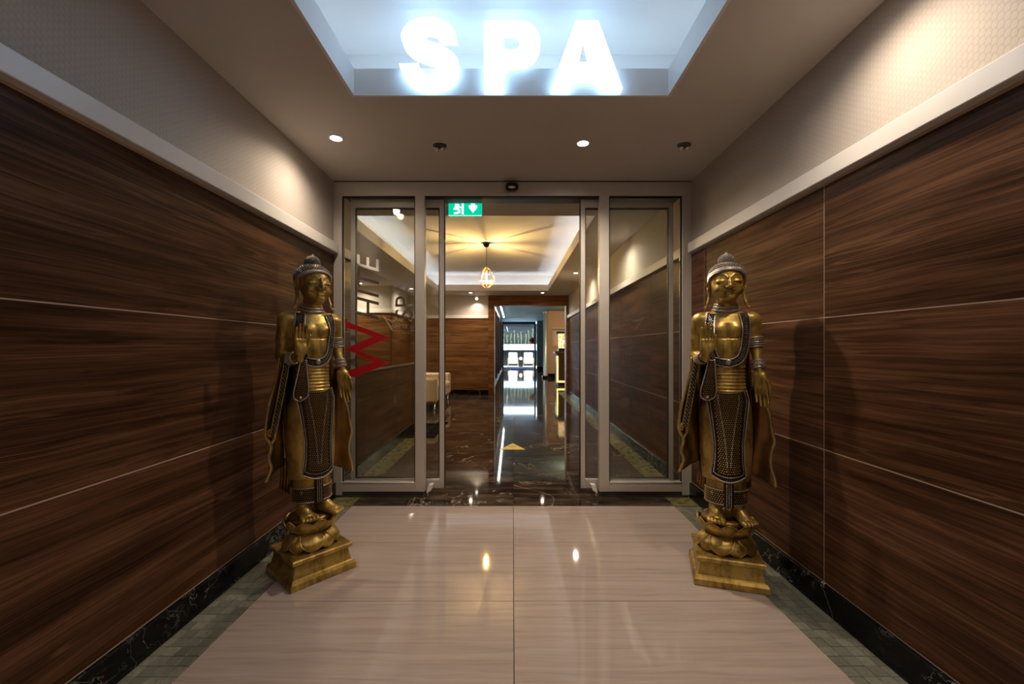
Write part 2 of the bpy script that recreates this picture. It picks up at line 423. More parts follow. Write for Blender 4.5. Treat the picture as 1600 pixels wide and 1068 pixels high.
floor_all()

def panel_wall(name, side, y0, y1, joints, label, far=False):
    """side wall along y with walnut panels, cream joints, trim and wallpaper"""
    s = side; X = XL if s < 0 else XR
    def bx(nm, m, dx0, dx1, a, b, z0, z1, par=None, c=0):
        xa, xb = X - s * dx0, X - s * dx1     # dx = distance from the wall plane into the room
        return B(nm, m, min(xa, xb), max(xa, xb), a, b, z0, z1, par, c)
    wl = struct(bx(name, 'joint', -.12, -.0016, y0, y1, 0, ZC), label, 'wall')
    ys = [y0] + joints + [y1]
    for i in range(len(ys) - 1):
        for k in range(3):
            bx('wood_panel', 'walnut_mid_lit' if far else 'walnut', -.003, .0, ys[i] + (.0025 if i else 0), ys[i + 1] - (.0025 if i < len(ys) - 2 else 0), ZJ[k] + .0025, ZJ[k + 1] - .0025, wl, .0006)
    bx('wallpaper', 'wallpaper', -.010, .0005, y0, y1, 1.95, ZC, wl)
    return wl, bx
def trim_strip(name, x0, x1, y0, y1, lab):
    return struct(B(name, 'trim', x0, x1, y0, y1, 1.912, 1.988, None, .003), lab, 'trim')
wl, bxl = panel_wall('wall_left', -1, Y0, DOOR + .36, [], 'walnut panelled left wall with grey hexagon wallpaper above the ledge')
wr, bxr = panel_wall('wall_right', 1, Y0, DOOR + .0, [-.5, .72, 1.94, 3.155], 'walnut panelled right wall with a vertical panel joint behind the statue')
trim_strip('trim_1', XL, XL + .042, Y0, DOOR - .02, 'pale lacquered ledge along the left wall')
trim_strip('trim_2', XR - .042, XR, Y0, DOOR - .02, 'pale lacquered ledge along the right wall')
trim_strip('trim_3', XL, XL + .042, DOOR + .12, DOOR + .36, 'short pale ledge just behind the doors on the left')
trim_strip('trim_4', XR - .042, XR, DOOR + .12, BACK, 'pale lacquered ledge on the right wall behind the doors')
struct(B('baseboard_left', 'black_marble', XL, XL + .02, Y0, DOOR, 0, .12, None, .003), 'black veined marble skirting along the left wall', 'baseboard')
struct(B('baseboard_right', 'black_marble', XR - .02, XR, Y0, DOOR, 0, .12, None, .003), 'black veined marble skirting along the right wall', 'baseboard')
wr2, _ = panel_wall('wall_right_far', 1, DOOR + .0, BACK, [4.37, 5.59, 6.81, 8.03, 9.25], 'walnut panelled right wall of the room behind the doors', True)
struct(B('baseboard_right_far', 'black_marble', XR - .02, XR, DOOR + .12, BACK, 0, .12, None, .003), 'black skirting on the right wall behind the doors', 'baseboard')
struct(B('wall_behind', 'wallpaper', XL, XR, Y0 - .12, Y0, 0, ZC), 'plain papered end wall of the entrance passage', 'wall')
# low panelled partition left of the passage behind the doors
par = struct(B('wall_partition', 'joint', XL - .12, XL - .010, DOOR + .36, 6.7, 0, .93), 'low walnut partition behind the left door leaf', 'wall')
for k, (a, b) in enumerate(((.12, .716), (.716, .93))):
    for y0, y1 in ((DOOR + .36, 5.2), (5.2, 6.7)): B('wood_panel', 'walnut_mid_lit', XL - .010, XL, y0 + .002, y1 - .002, a + .0025, b - .0025, par)
B('cap_board', 'walnut_mid_lit', XL - .13, XL + .005, DOOR + .36, 6.71, .93, .95, par, .003)
B('wood_panel', 'walnut_mid_lit', XL - .12, XL, 6.7, 6.712, .12, .93, par)
struct(B('baseboard_partition', 'black_marble', XL, XL + .02, DOOR + .12, 6.72, 0, .12, None, .003), 'black skirting along the low partition', 'baseboard')
# lounge behind: frontal wall, return wall, back wall
def front_panels(wall, x0, x1, y, mat='walnut_warm_lit'):
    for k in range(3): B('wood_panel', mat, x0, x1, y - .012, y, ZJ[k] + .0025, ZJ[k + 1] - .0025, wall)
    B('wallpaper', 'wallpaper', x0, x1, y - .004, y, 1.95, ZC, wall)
wf = struct(B('wall_lounge', 'joint', -4.3, -2.57, 9.1, 9.22, 0, ZC), 'walnut wall with white upper band at the far left of the lounge', 'wall')
front_panels(wf, -4.3, -2.57, 9.1)
wn = struct(B('wall_lounge_return', 'joint', -2.69, -2.57, 9.22, BACK, 0, ZC), 'short return wall of the lounge beside the sofa', 'wall')
for k in range(3): B('wood_panel', 'walnut_warm_lit', -2.57, -2.56, 9.1, BACK - .012, ZJ[k] + .0025, ZJ[k + 1] - .0025, wn)
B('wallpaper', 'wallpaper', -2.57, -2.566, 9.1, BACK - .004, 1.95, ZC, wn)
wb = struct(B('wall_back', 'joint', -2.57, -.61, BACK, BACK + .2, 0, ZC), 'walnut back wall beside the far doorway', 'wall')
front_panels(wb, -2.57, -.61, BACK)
struct(B('wall_lounge_left', 'wallpaper', -4.42, -4.3, DOOR + .1, 9.22, 0, ZC), 'papered side wall of the lounge', 'wall')
struct(B('wall_lounge_front', 'wallpaper', -4.3, XL - .12, DOOR + .2, DOOR + .32, 0, ZC), 'papered front wall of the lounge', 'wall')
trim_strip('trim_5', -4.3, -2.53, 9.06, 9.1, 'pale ledge on the far left lounge wall')
trim_strip('trim_6', -2.57, -2.53, 9.1, BACK, 'pale ledge on the return wall beside the sofa')
trim_strip('trim_7', -2.53, -.61, BACK - .04, BACK, 'pale ledge on the back wall left of the doorway')
struct(B('baseboard_back', 'black_marble', -2.55, -.61, BACK - .03, BACK - .012, 0, .12, None, .002), 'black skirting under the back wall', 'baseboard')
struct(B('baseboard_lounge', 'black_marble', -4.3, -2.57, 9.07, 9.088, 0, .12, None, .002), 'black skirting under the far left lounge wall', 'baseboard')

def tray(name, x0, x1, ya, yb, ox0, ox1, oy0, oy1, ztop, rim, lip_m, label):
    """ceiling with a raised tray: flat soffit around an opening, upright lip, ledge, upper ceiling"""
    c = struct(empty(name), label, 'ceiling')
    zt = ZC + .016
    h = .14; t = .016
    for a in ((x0, ox0 - t, ya, yb), (ox1 + t, x1, ya, yb), (ox0 - t, ox1 + t, ya, oy0 - t), (ox0 - t, ox1 + t, oy1 + t, yb)):
        B('soffit', 'ceiling', a[0], a[1], a[2], a[3], ZC, zt, c)
    B('lip', lip_m, ox0 - t, ox0, oy0 - t, oy1 + t, ZC, ZC + h, c); B('lip', lip_m, ox1, ox1 + t, oy0 - t, oy1 + t, ZC, ZC + h, c)
    B('lip', lip_m, ox0, ox1, oy0 - t, oy0, ZC, ZC + h, c); B('lip', lip_m, ox0, ox1, oy1, oy1 + t, ZC, ZC + h, c)
    a0, a1, b0, b1 = ox0 - rim, ox1 + rim, oy0 - rim, oy1 + rim
    B('upper_ceiling', 'white_paint', a0 - .05, a1 + .05, b0 - .05, b1 + .05, ztop, ztop + .05, c)
    B('upper_side', 'white_paint', a0 - .05, a0, b0, b1, zt, ztop, c); B('upper_side', 'white_paint', a1, a1 + .05, b0, b1, zt, ztop, c)
    B('upper_side', 'white_paint', a0, a1, b0 - .05, b0, zt, ztop, c); B('upper_side', 'white_paint', a0, a1, b1, b1 + .05, zt, ztop, c)
    return c
ceil_near = tray('ceiling', XL - .12, XR + .12, Y0, DOOR + .1, -.824, .808, -.6, 2.233, 2.90, .30, 'white_paint', 'brown-beige ceiling with a bright recess holding the SPA letters')
ceil_far = tray('ceiling_far', -4.3, XR + .12, DOOR + .1, BACK + .01, -1.74, .816, 4.27, 9.88, 2.88, .26, 'ceiling', 'tray ceiling of the room behind the doors with a glowing cove')

# ------------------------------------------------------------------ sliding glass entrance
def px3(v): return v
fr = struct(empty('door_1', (0, DOOR, 0)), 'grey aluminium entrance frame with fixed glass side panels', 'door frame')
def fb(n_, m, x0, x1, y0, y1, z0, z1, p=fr, c=.002): return B(n_, m, x0, x1, y0, y1, z0, z1, p, c)
fb('header', 'alu', XL, XR, 0, .06, 2.366, 2.474)
fb('head_gap', 'gasket', XL, XR, .01, .06, 2.474, ZC, c=0)
fb('operator_box', 'alu_dark', XL + .066, XR - .066, .061, .20, 2.372, 2.474)
fb('track_groove', 'gasket', -.69, .68, .010, .058, 2.358, 2.366, c=0)
for x0, x1 in ((XL, -1.339), (1.33, XR)): fb('jamb', 'alu', x0, x1, 0, .06, .02, 2.366)
for x0, x1 in ((-.765, -.690), (.680, .757)): fb('mullion', 'alu', x0, x1, 0, .06, .047, 2.366)
for x0, x1 in ((-1.339, -.765), (.757, 1.33)):
    r = fb('bottom_rail', 'alu', x0, x1, 0, .06, .047, .122)
    B('sill_edge', 'chrome', x0, x1, -.003, .0, .117, .121, r)
    fb('plinth', 'alu_dark', x0 - .05, x1 + .05, .008, .055, 0, .047)
    for a, b in ((x0, x0 + .008), (x1 - .008, x1)): fb('gasket', 'gasket', a, b, .012, .03, .122, 2.366, c=0)
    fb('gasket', 'gasket', x0, x1, .012, .03, 2.354, 2.366, c=0)
paneL = fb('glass_pane', 'glass', -1.331, -.773, .018, .026, .122, 2.356, c=0)
paneR = fb('glass_pane', 'glass', .765, 1.322, .018, .026, .122, 2.356, c=0)
for p_ in (paneL, paneR): p_['label'] = 'clear fixed glass side panel'
def leaf(name, x0, x1, label):
    d = struct(empty(name, (0, DOOR + .075, 0)), label, 'door')
    a = lambda n_, m, *b, c=.002: B(n_, m, *b, d, c)
    w1 = .037
    a('stile', 'alu', x0, x0 + w1, 0, .038, .05, 2.362); a('stile', 'alu', x1 - w1, x1, 0, .038, .05, 2.362)
    a('top_rail', 'alu', x0 + w1, x1 - w1, 0, .038, 2.296, 2.362); a('bottom_rail', 'alu', x0 + w1, x1 - w1, 0, .038, .05, .128)
    g = a('glass_pane', 'glass', x0 + w1, x1 - w1, .014, .022, .128, 2.296, c=0)
    for u in (x0 + w1, x1 - w1 - .006): a('gasket', 'gasket', u, u + .006, .002, .03, .128, 2.296, c=0)
    a('gasket', 'gasket', x0 + w1, x1 - w1, .002, .03, 2.288, 2.296, c=0); a('gasket', 'gasket', x0 + w1, x1 - w1, .002, .03, .128, .135, c=0)
    e = x1 - .006 if x0 < 0 else x0 + .006
    a('rubber_seal', 'gasket', min(e, e + (.012 if x0 < 0 else -.012)), max(e, e + (.012 if x0 < 0 else -.012)), .008, .03, .05, 2.362, c=0)
    return d, g
lfL, gL = leaf('door_2', -1.298, -.549, 'left sliding glass leaf slid open behind the lettered side panel')
lfR, gR = leaf('door_3', .545, 1.288, 'right sliding glass leaf slid open behind the right side panel')
# floor guides wrapped in white
for x, s, nm in ((-.675, 1, 'left'), (.665, -1, 'right')):
    mb = MB().add([(x, -.03, .03), (x + s * .035, -.03, .055), (x + s * .05, -.03, .10), (x + s * .015, -.03, .095), (x - s * .002, -.03, .06),
                   (x, .02, .03), (x + s * .035, .02, .055), (x + s * .05, .02, .10), (x + s * .015, .02, .095), (x - s * .002, .02, .06)],
                  [(0, 1, 2, 3, 4), (9, 8, 7, 6, 5)] + [(i, (i + 1) % 5, 5 + (i + 1) % 5, 5 + i) for i in range(5)])
    mb.box(x - .004, x + .004, .0, .02, 0, .04)
    g = mb.build('floor_guide', 'white_paint', None, loc=(0, DOOR + .04, 0))
    tag(g, 'small white wrapped guide at the foot of the %s sliding leaf' % nm, 'door guide', 'door floor guides')
# round warning dots and etched crown logos on the leaves
def disc(name, m, x, y, z, r, parent, t=.0006, n=28):
    return MB().prism([(x + r * math.cos(2 * PI * k / n), z + r * math.sin(2 * PI * k / n)) for k in range(n)], y - t, y).build(name, m, parent)
disc('warning_dot', 'frost', -.917, .0136, .765, .043, gL); disc('warning_dot', 'frost', .905, .0136, .735, .043, gR)
def crown(parent, cx, cz, m):
    mb = MB(); s = .165; T = lambda u, v: (cx + u * s, cz + v * s)
    arcs = [((-1.15, .42), (-.62, .02), (-.42, .36)), ((-.42, .36), (-.22, .05), (0, .46)), ((0, .46), (.22, .05), (.42, .36)), ((.42, .36), (.62, .02), (1.15, .42))]
    for a, b, c in arcs:
        up = []; lo = []
        for i in range(9):
            t = i / 8; u = (1 - t) ** 2 * a[0] + 2 * t * (1 - t) * b[0] + t * t * c[0]; v = (1 - t) ** 2 * a[1] + 2 * t * (1 - t) * b[1] + t * t * c[1]
            up.append(T(u, v)); lo.append(T(u * .96, v - .02 - .09 * math.sin(PI * t)))
        for i in range(8): mb.prism([up[i], up[i + 1], lo[i + 1], lo[i]][::-1], .0130, .0136)
    for sg in (-1, 1): mb.prism([T(sg * 1.15, .42), T(sg * .72, -.28), T(sg * .64, -.28), T(sg * 1.02, .34)], .0130, .0136)
    mb.prism([T(-.68, -.30), T(.68, -.30), T(.68, -.325), T(-.68, -.325)], .0130, .0136)
    mb.build('etched_crown', m, parent)
    text_mesh('etched_lettering', 'WHITE CITY', .047, .0004, m, parent, Matrix.Translation((cx, .0132, cz - .034)) @ STAND)
    text_mesh('etched_lettering', 'HOTEL', .02, .0004, m, parent, Matrix.Translation((cx, .0132, cz - .078)) @ STAND)
crown(gL, -.857, 1.365, 'frost_logo'); crown(gR, .878, 1.365, 'frost')
# red W and mirrored lettering on the fixed left pane (reads upward)
def lt(x, y):   # zoomed reference reading -> door plane, local to the frame
    X, Y, Z = px(530 + x / 8.9, 470 + y / 8.9, DOOR + .018); return (X, Z)
mb = MB(); y0_, y1_ = .0168, .0176
mb.prism([lt(*p) for p in [(88, 248), (112, 250), (112, 290), (700, 503), (280, 690), (696, 866), (210, 1062), (60, 1010), (170, 952), (480, 850), (190, 712), (92, 672), (92, 660), (480, 490), (112, 372), (108, 420), (90, 422)]], y0_, y1_)
mb.build('red_letter', 'red_film', paneL)
paneL['label'] = 'clear fixed glass panel with red W and mirror lettering'
def up_text(s, xl, xr, ybot, shear=0, sx=1.0):
    """text reading upward: baseline at px xr, cap tops at px xl, starting at px ybot"""
    d = DOOR + .017; X1, _, Z0 = px(xr, ybot, d); X0 = px(xl, ybot, d)[0]
    cap = X1 - X0; size = cap / .70
    m = Matrix.Translation((X1, .0172, Z0)) @ STAND @ Matrix.Rotation(PI / 2, 4, 'Z') @ Matrix.Diagonal((sx, 1, 1, 1))
    return text_mesh('mirror_lettering', s, size, .0005, 'mirror_film', paneL, m, shear, 'LEFT')
up_text('HITE', 557, 592, 503, .28, .95)
up_text('SPA', 617, 645, 499, 0, .95)
# door sensor, switch, exit sign
ms = empty('motion_sensor', (-.005, DOOR - .03, 2.425))
b_ = MB().lathe([(.030, -.04), (.044, -.034), (.050, -.012), (.050, .012), (.044, .03), (.032, .036)], 24, ey=.62)
ob = b_.build('housing', 'black', ms, True); ob.data.transform(Matrix.Diagonal((1, 1, .78, 1)))
MB().ball((0, -.026, -.012), .03, .012, .012).build('lens', 'chrome', ms, True)
B('bracket', 'black', -.03, .03, .0, .03, .0, .03, ms)
tag(ms, 'black motion sensor mounted on the middle of the door header', 'sensor')
sw = empty('touch_switch', (XR - .008, DOOR + .17, 1.185))
B('plate', 'black', -.004, .008, -.035, .035, -.05, .05, sw, .002); B('indicator', emit('blue_led', (.08, .10, 1.0), 3.0), -.006, -.004, -.012, .012, -.012, .012, sw)
tag(sw, 'small switch with glowing blue light beside the right jamb', 'switch')
ex = empty('exit_sign', ((727 - VX) / F * 3.72, 3.72, 2.312))
grn = emit('exit_green', (.0, .52, .30), .36); wht = emit('exit_white', (.85, 1.0, .95), .34)
B('panel', grn, -.144, .144, -.012, .012, 0, .15, ex, .002)
B('hanger', 'alu', -.13, .13, -.008, .008, .15, ZC - 2.312, ex)
B('bottom_edge', wht, -.144, .144, -.0135, -.012, 0, .004, ex)
mb = MB()
for q in ([(-.096, .012), (-.052, .020), (-.050, .036), (-.098, .030)], [(-.060, .022), (-.040, .022), (-.044, .06), (-.062, .056)], [(-.105, .055), (-.062, .048), (-.060, .060), (-.10, .066)], [(-.092, .064), (-.056, .058), (-.05, .10), (-.085, .105)],
          [(-.03, .012), (-.012, .012), (-.012, .12), (-.03, .12)], [(-.05, .085), (-.028, .07), (-.03, .062), (-.056, .074)]): mb.prism(q, -.0135, -.012)
mb.prism([(-.07 + .014 * math.cos(a), .122 + .014 * math.sin(a)) for a in [2 * PI * k / 12 for k in range(12)]], -.0135, -.012)
mb.build('running_figure', wht, ex)
mb = MB(); mb.prism([(.068, .024), (.106, .072), (.103, .09), (.033, .09), (.030, .072)], -.0135, -.012); mb.prism([(.05, .09), (.086, .09), (.086, .135), (.05, .135)], -.0135, -.012)
mb.build('arrow', wht, ex)
tag(ex, 'green illuminated exit sign hanging just behind the door header', 'exit sign')

# ------------------------------------------------------------------ SPA letters
spa_e = emit('letter_glow', (.55, .77, 1.0), E_SPA); spa_side = emit('letter_side_glow', (.42, .70, 1.0), E_SPA * 1.1)
YF = 2.183; YB = 2.232
def lx(x): return (x - VX) / F * YF
def lz(y): return CAMZ - (y - VY) / F * YF
def letter(name, polys, label, holes=None):
    root = empty(name, (0, 0, 0)); fm = MB(); sm = MB()
    for poly in polys:
        q = [(lx(x), lz(y)) for x, y in poly]; n = len(q)
        fm.add([(x, YF, z) for x, z in q] , [tuple(range(n))])
        sm.add([(x, YF + .0008, z) for x, z in q] + [(x, YB, z) for x, z in q], [(i, (i + 1) % n, n + (i + 1) % n, n + i) for i in range(n)])
        fm.add([(x, YF + .003, z) for x, z in q], [tuple(range(n))])
    fm.build('face', spa_e, root); sm.build('return_side', spa_side, root, fix=False)
    # slim black retainer around the face
    rb = MB()
    for poly in polys: rb.tube([(lx(x), YF + .0015, lz(y)) for x, y in poly], .0012, 4, close=True)
    rb.build('retainer', 'black', root)
    return tag(root, label, 'sign letter', 'illuminated SPA letters')
def stroke(pts, wd):
    L_, R_ = [], []
    for i, p in enumerate(pts):
        a = np.array(pts[max(i - 1, 0)], float); b = np.array(pts[min(i + 1, len(pts) - 1)], float); t = (b - a) / np.linalg.norm(b - a); n = np.array((-t[1], t[0]))
        wv = wd[i] if hasattr(wd, '__len__') else wd
        L_.append(tuple(np.array(p) + n * wv / 2)); R_.append(tuple(np.array(p) - n * wv / 2))
    return L_ + R_[::-1]
def catmull(P, n=8):
    P = [np.array(p, float) for p in P]; Q = [2 * P[0] - P[1]] + P + [2 * P[-1] - P[-2]]; o = []
    for i in range(1, len(Q) - 2):
        for k in range(n):
            t = k / n; o.append(tuple(.5 * ((2 * Q[i]) + (-Q[i - 1] + Q[i + 1]) * t + (2 * Q[i - 1] - 5 * Q[i] + 4 * Q[i + 1] - Q[i + 2]) * t * t + (-Q[i - 1] + 3 * Q[i] - 3 * Q[i + 1] + Q[i + 2]) * t ** 3)))
    o.append(tuple(P[-1])); return o
S_pts = catmull([(700, 60), (693, 45), (671, 36.5), (649, 43), (641.5, 57), (653, 71.5), (680, 82), (700, 95), (701.5, 106), (693, 120), (668, 127.5), (647, 118), (638, 99)], 6)
S_w = list(np.interp(np.linspace(0, 1, len(S_pts)), [0, .09, .17, .25, .33, .42, .5, .58, .67, .75, .83, .92, 1], [30, 23, 19.5, 25, 30, 29, 29, 29, 30, 26, 20.5, 24, 31]))
def strip_letter(name, pts, wd, label):
    o = stroke(pts, wd); n = len(pts); A_, B_ = o[:n], o[n:][::-1]
    A_[0], B_[0] = sorted([(685, 60.5), (714, 60.5)], key=lambda p: abs(p[0] - A_[0][0])); A_[-1], B_[-1] = sorted([(623.5, 99), (653.5, 99)], key=lambda p: abs(p[0] - A_[-1][0])); o = A_ + B_[::-1]
    root = empty(name); fm = MB(); sm = MB(); rb = MB()
    for k in range(n - 1):
        q = [(lx(x), lz(y)) for x, y in (A_[k], A_[k + 1], B_[k + 1], B_[k])]
        for yy in (YF, YF + .003): fm.add([(x, yy, z) for x, z in q], [(0, 1, 2, 3)])
    P_ = [(lx(x), lz(y)) for x, y in o]; m = len(P_)
    sm.add([(x, YF + .0008, z) for x, z in P_] + [(x, YB, z) for x, z in P_], [(i, (i + 1) % m, m + (i + 1) % m, m + i) for i in range(m)])
    rb.tube([(x, YF + .0015, z) for x, z in P_], .0012, 4, close=True)
    fm.build('face', spa_e, root); sm.build('return_side', spa_side, root, fix=False); rb.build('retainer', 'black', root)
    return tag(root, label, 'sign letter', 'illuminated SPA letters')
strip_letter('letter_s', S_pts, S_w, 'glowing white block letter S in the ceiling recess')
def arc(cx, cy, rx, ry, a0, a1, n=14): return [(cx + rx * math.cos(math.radians(a0 + (a1 - a0) * i / n)), cy + ry * math.sin(math.radians(a0 + (a1 - a0) * i / n))) for i in range(n + 1)]
Pp = [(756, 138), (756, 32), (815, 32)] + arc(812, 65.5, 32.5, 33.5, -90, 90) + [(815, 99), (788, 99), (788, 138)]
# the counter of the P: cut by a slit so that one outline holds it
Pp = [(756, 138), (756, 32), (812, 32)] + arc(812, 65.5, 32.5, 33.5, -86, 90) + [(788, 99), (788, 77)] + [(803, 77)] + arc(803, 63, 10.5, 14, 86, -86, 8) + [(803, 49), (788, 49), (788, 76.6), (787.6, 76.9), (787.6, 138)]
letter('letter_p', [Pp], 'glowing white block letter P in the ceiling recess')
Ap = [(861, 137.5), (899, 32), (935, 32), (973, 137.5), (939.5, 137.5), (933.5, 120.5), (913.4, 120.5), (913.4, 97), (922, 97), (913.2, 58), (904.5, 97), (913, 97), (913, 120.5), (896.5, 120.5), (892, 137.5)]
letter('letter_a', [Ap], 'glowing white block letter A in the ceiling recess')

# ------------------------------------------------------------------ downlights
disc_on = emit('lens_on', (1.0, .86, .66), 12.0)
def spot(root, loc, wt, col=WARM, ang=100, blend=.8, r=.03):
    l = bpy.data.lights.new('lamp', 'SPOT'); l.energy = wt; l.color = col; l.spot_size = math.radians(ang); l.spot_blend = blend; l.shadow_soft_size = r
    o = bpy.data.objects.new('lamp', l); C.objects.link(o); o.parent = root; o.location = loc; return o
def downlight(x, y, label, on=True, wt=W_DOWN, ang=150, blend=1.0):
    r = empty('downlight', (x, y, ZC))
    MB().lathe([(.034, -.001), (.040, -.004), (.046, -.003), (.047, 0)], 24, cap=False).build('rim', 'trim', r, True)
    if on:
        MB().lathe([(.001, -.0015), (.034, -.0015), (.034, 0)], 24).build('lens', disc_on, r)
        spot(r, (0, 0, -.02), wt, ang=ang, blend=blend)
    else:
        MB().lathe([(.001, -.0012), (.034, -.0012), (.034, 0)], 24).build('lens', 'white_paint', r)
    return tag(r, label, 'downlight', 'recessed ceiling downlights')
def twin(x, y, label):
    r = empty('twin_spotlight', (x, y, ZC))
    MB().lathe([(.030, -.016), (.042, -.010), (.046, 0)], 24, ey=.8).build('housing', 'alu_dark', r, True)
    for s in (-1, 1):
        h = MB().lathe([(.008, -.030), (.015, -.027), (.016, -.012)], 16, cx=s * .019).build('lamp_head', 'chrome', r, True)
        MB().ball((s * .019, -.004, -.030), .007, nu=8, nv=6).build('led', 'white_paint', h, True)
    return tag(r, label, 'spotlight', 'unlit twin spotlights')
downlight(-1.105, 2.69, 'lit downlight above the left statue near the doors', wt=W_DOWN * .55, ang=156, blend=1.0)
downlight(.451, 2.757, 'lit downlight right of the middle in front of the doors', wt=W_DOWN * 1.6)
twin(-.472, 2.784, 'unlit twin spotlight left of the middle in front of the doors'); twin(1.107, 2.775, 'unlit twin spotlight above the right statue')
downlight(1.107, 1.50, 'lit downlight close to the right wall beside the recess', wt=W_DOWN * .58, ang=156, blend=1.0)
downlight(-1.105, -.95, 'added unseen downlight by the left wall at the entrance end', wt=W_DOWN * .6); downlight(1.107, -.95, 'added unseen downlight by the right wall at the entrance end', wt=W_DOWN * .6); downlight(-.46, -1.3, 'added unseen downlight left of the middle at the entrance end', wt=W_DOWN * .6); downlight(.46, -1.3, 'added unseen downlight right of the middle at the entrance end', wt=W_DOWN * .6)  # unseen lamps added behind the camera to brighten statues and walls
downlight(1.107, 5.10, 'lit downlight by the right wall just behind the doors', wt=W_FAR, ang=156, blend=1.0); downlight(1.107, 7.55, 'lit downlight by the right wall beyond the open doorway', wt=W_FAR, ang=156, blend=1.0)
downlight(.71, 10.25, 'lit downlight in front of the far doorway lintel', wt=W_FAR); downlight(-1.0, 10.25, 'lit downlight over the back wall left of the doorway', wt=W_FAR)
downlight(1.107, 6.3, 'unlit downlight between the two lit ones on the right', False)
downlight(-2.25, 9.55, 'lit downlight washing the return wall behind the sofa', wt=W_FAR, ang=156, blend=1.0); downlight(-3.1, 8.75, 'lit downlight washing the far left lounge wall', wt=W_FAR, ang=156, blend=1.0); downlight(-3.75, 8.75, 'lit downlight at the left end of the lounge wall', wt=W_FAR, ang=156, blend=1.0)
downlight(-2.9, 6.2, 'lit downlight in the middle of the lounge', wt=W_FAR)
# led strips lying on the ledge of the far tray
cove = emit('cove_led', (.90, .94, 1.0), E_COVE)
zl = ZC + .03
def led_loop(par, m, x0, x1, y0, y1):
    for a in ((x0, x0 + .02, y0, y1), (x1 - .02, x1, y0, y1), (x0 + .02, x1 - .02, y1 - .02, y1), (x0 + .02, x1 - .02, y0, y0 + .02)):
        B('led_run', m, a[0], a[1], a[2], a[3], zl, zl + .008, par); B('led_channel', 'alu', a[0] - .008, a[1] + .008, a[2] - .008, a[3] + .008, ZC + .016, zl - .0005, par)
led_loop(ceil_far, cove, -1.87, .95, 4.14, 10.01)
led_loop(ceil_near, emit('recess_led', (.66, .83, 1.0), E_RECESS), -1.0, .985, -.78, 2.41)
# pendant lamp
pd = empty('pendant_lamp', ((760 - VX) / F * 7.0, 7.0, 2.88))
MB().lathe([(.010, -.075), (.040, -.055), (.056, -.02), (.058, 0)], 24).build('canopy', 'black', pd, True)
MB().tube([(0, 0, -.07), (0, 0, -.39)], .004, 8).build('cord', 'black', pd)
MB().lathe([(.012, -.39), (.02, -.40), (.02, -.455), (.014, -.465)], 16).build('socket', plain('brass', (.55, .36, .12), .3, .9), pd, True)
cg = MB(); nn = 8; rings = [(.022, -.405), (.060, -.428), (.088, -.49), (.135, -.60), (.070, -.705), (.012, -.738)]
for k in range(nn):
    a = 2 * PI * k / nn; cg.tube([(r * math.cos(a), r * math.sin(a), z) for r, z in rings], .0027, 5)
cg.tube([(.135 * math.cos(2 * PI * k / nn), .135 * math.sin(2 * PI * k / nn), -.60) for k in range(nn)], .0026, 5, close=True)
cg.build('wire_cage', plain('gold_wire', (.62, .42, .13), .3, .9), pd)
MB().lathe([(.012, -.465), (.022, -.49), (.024, -.64), (.014, -.675), (.002, -.68)], 16).build('bulb', 'bulb_glass', pd, True)
fl_ = MB()
for k in range(4): fl_.tube([(.009 * math.cos(k * PI / 2), .009 * math.sin(k * PI / 2), z) for z in (-.49, -.58, -.655)], .0022, 6)
fl_.build('filament', emit('filament_glow', (1.0, .72, .34), 18.0), pd, True)
pl_ = bpy.data.lights.new('lamp', 'POINT'); pl_.energy = W_BULB; pl_.color = (1.0, .64, .24); pl_.shadow_soft_size = .004
po = bpy.data.objects.new('lamp', pl_); C.objects.link(po); po.parent = pd; po.location = (0, 0, -.575)
tag(pd, 'wire cage pendant lamp with a glowing filament bulb', 'pendant lamp')
# wall spot on back wall
wsp = empty('wall_spotlight', ((745 - VX) / F * 10.6, 10.6, 2.40))
MB().lathe([(.03, -.03), (.045, -.02), (.05, .02), (.03, .06), (.02, .085)], 20).build('housing', 'white_paint', wsp, True)
MB().ball((.0, -.03, -.02), .03).build('lens', emit('spot_lens', (1, .95, .85), 4.0), wsp, True)
spot(wsp, (0, .08, -.06), 3.5, ang=140)
tag(wsp, 'small round spotlight over the back wall ledge', 'spotlight')
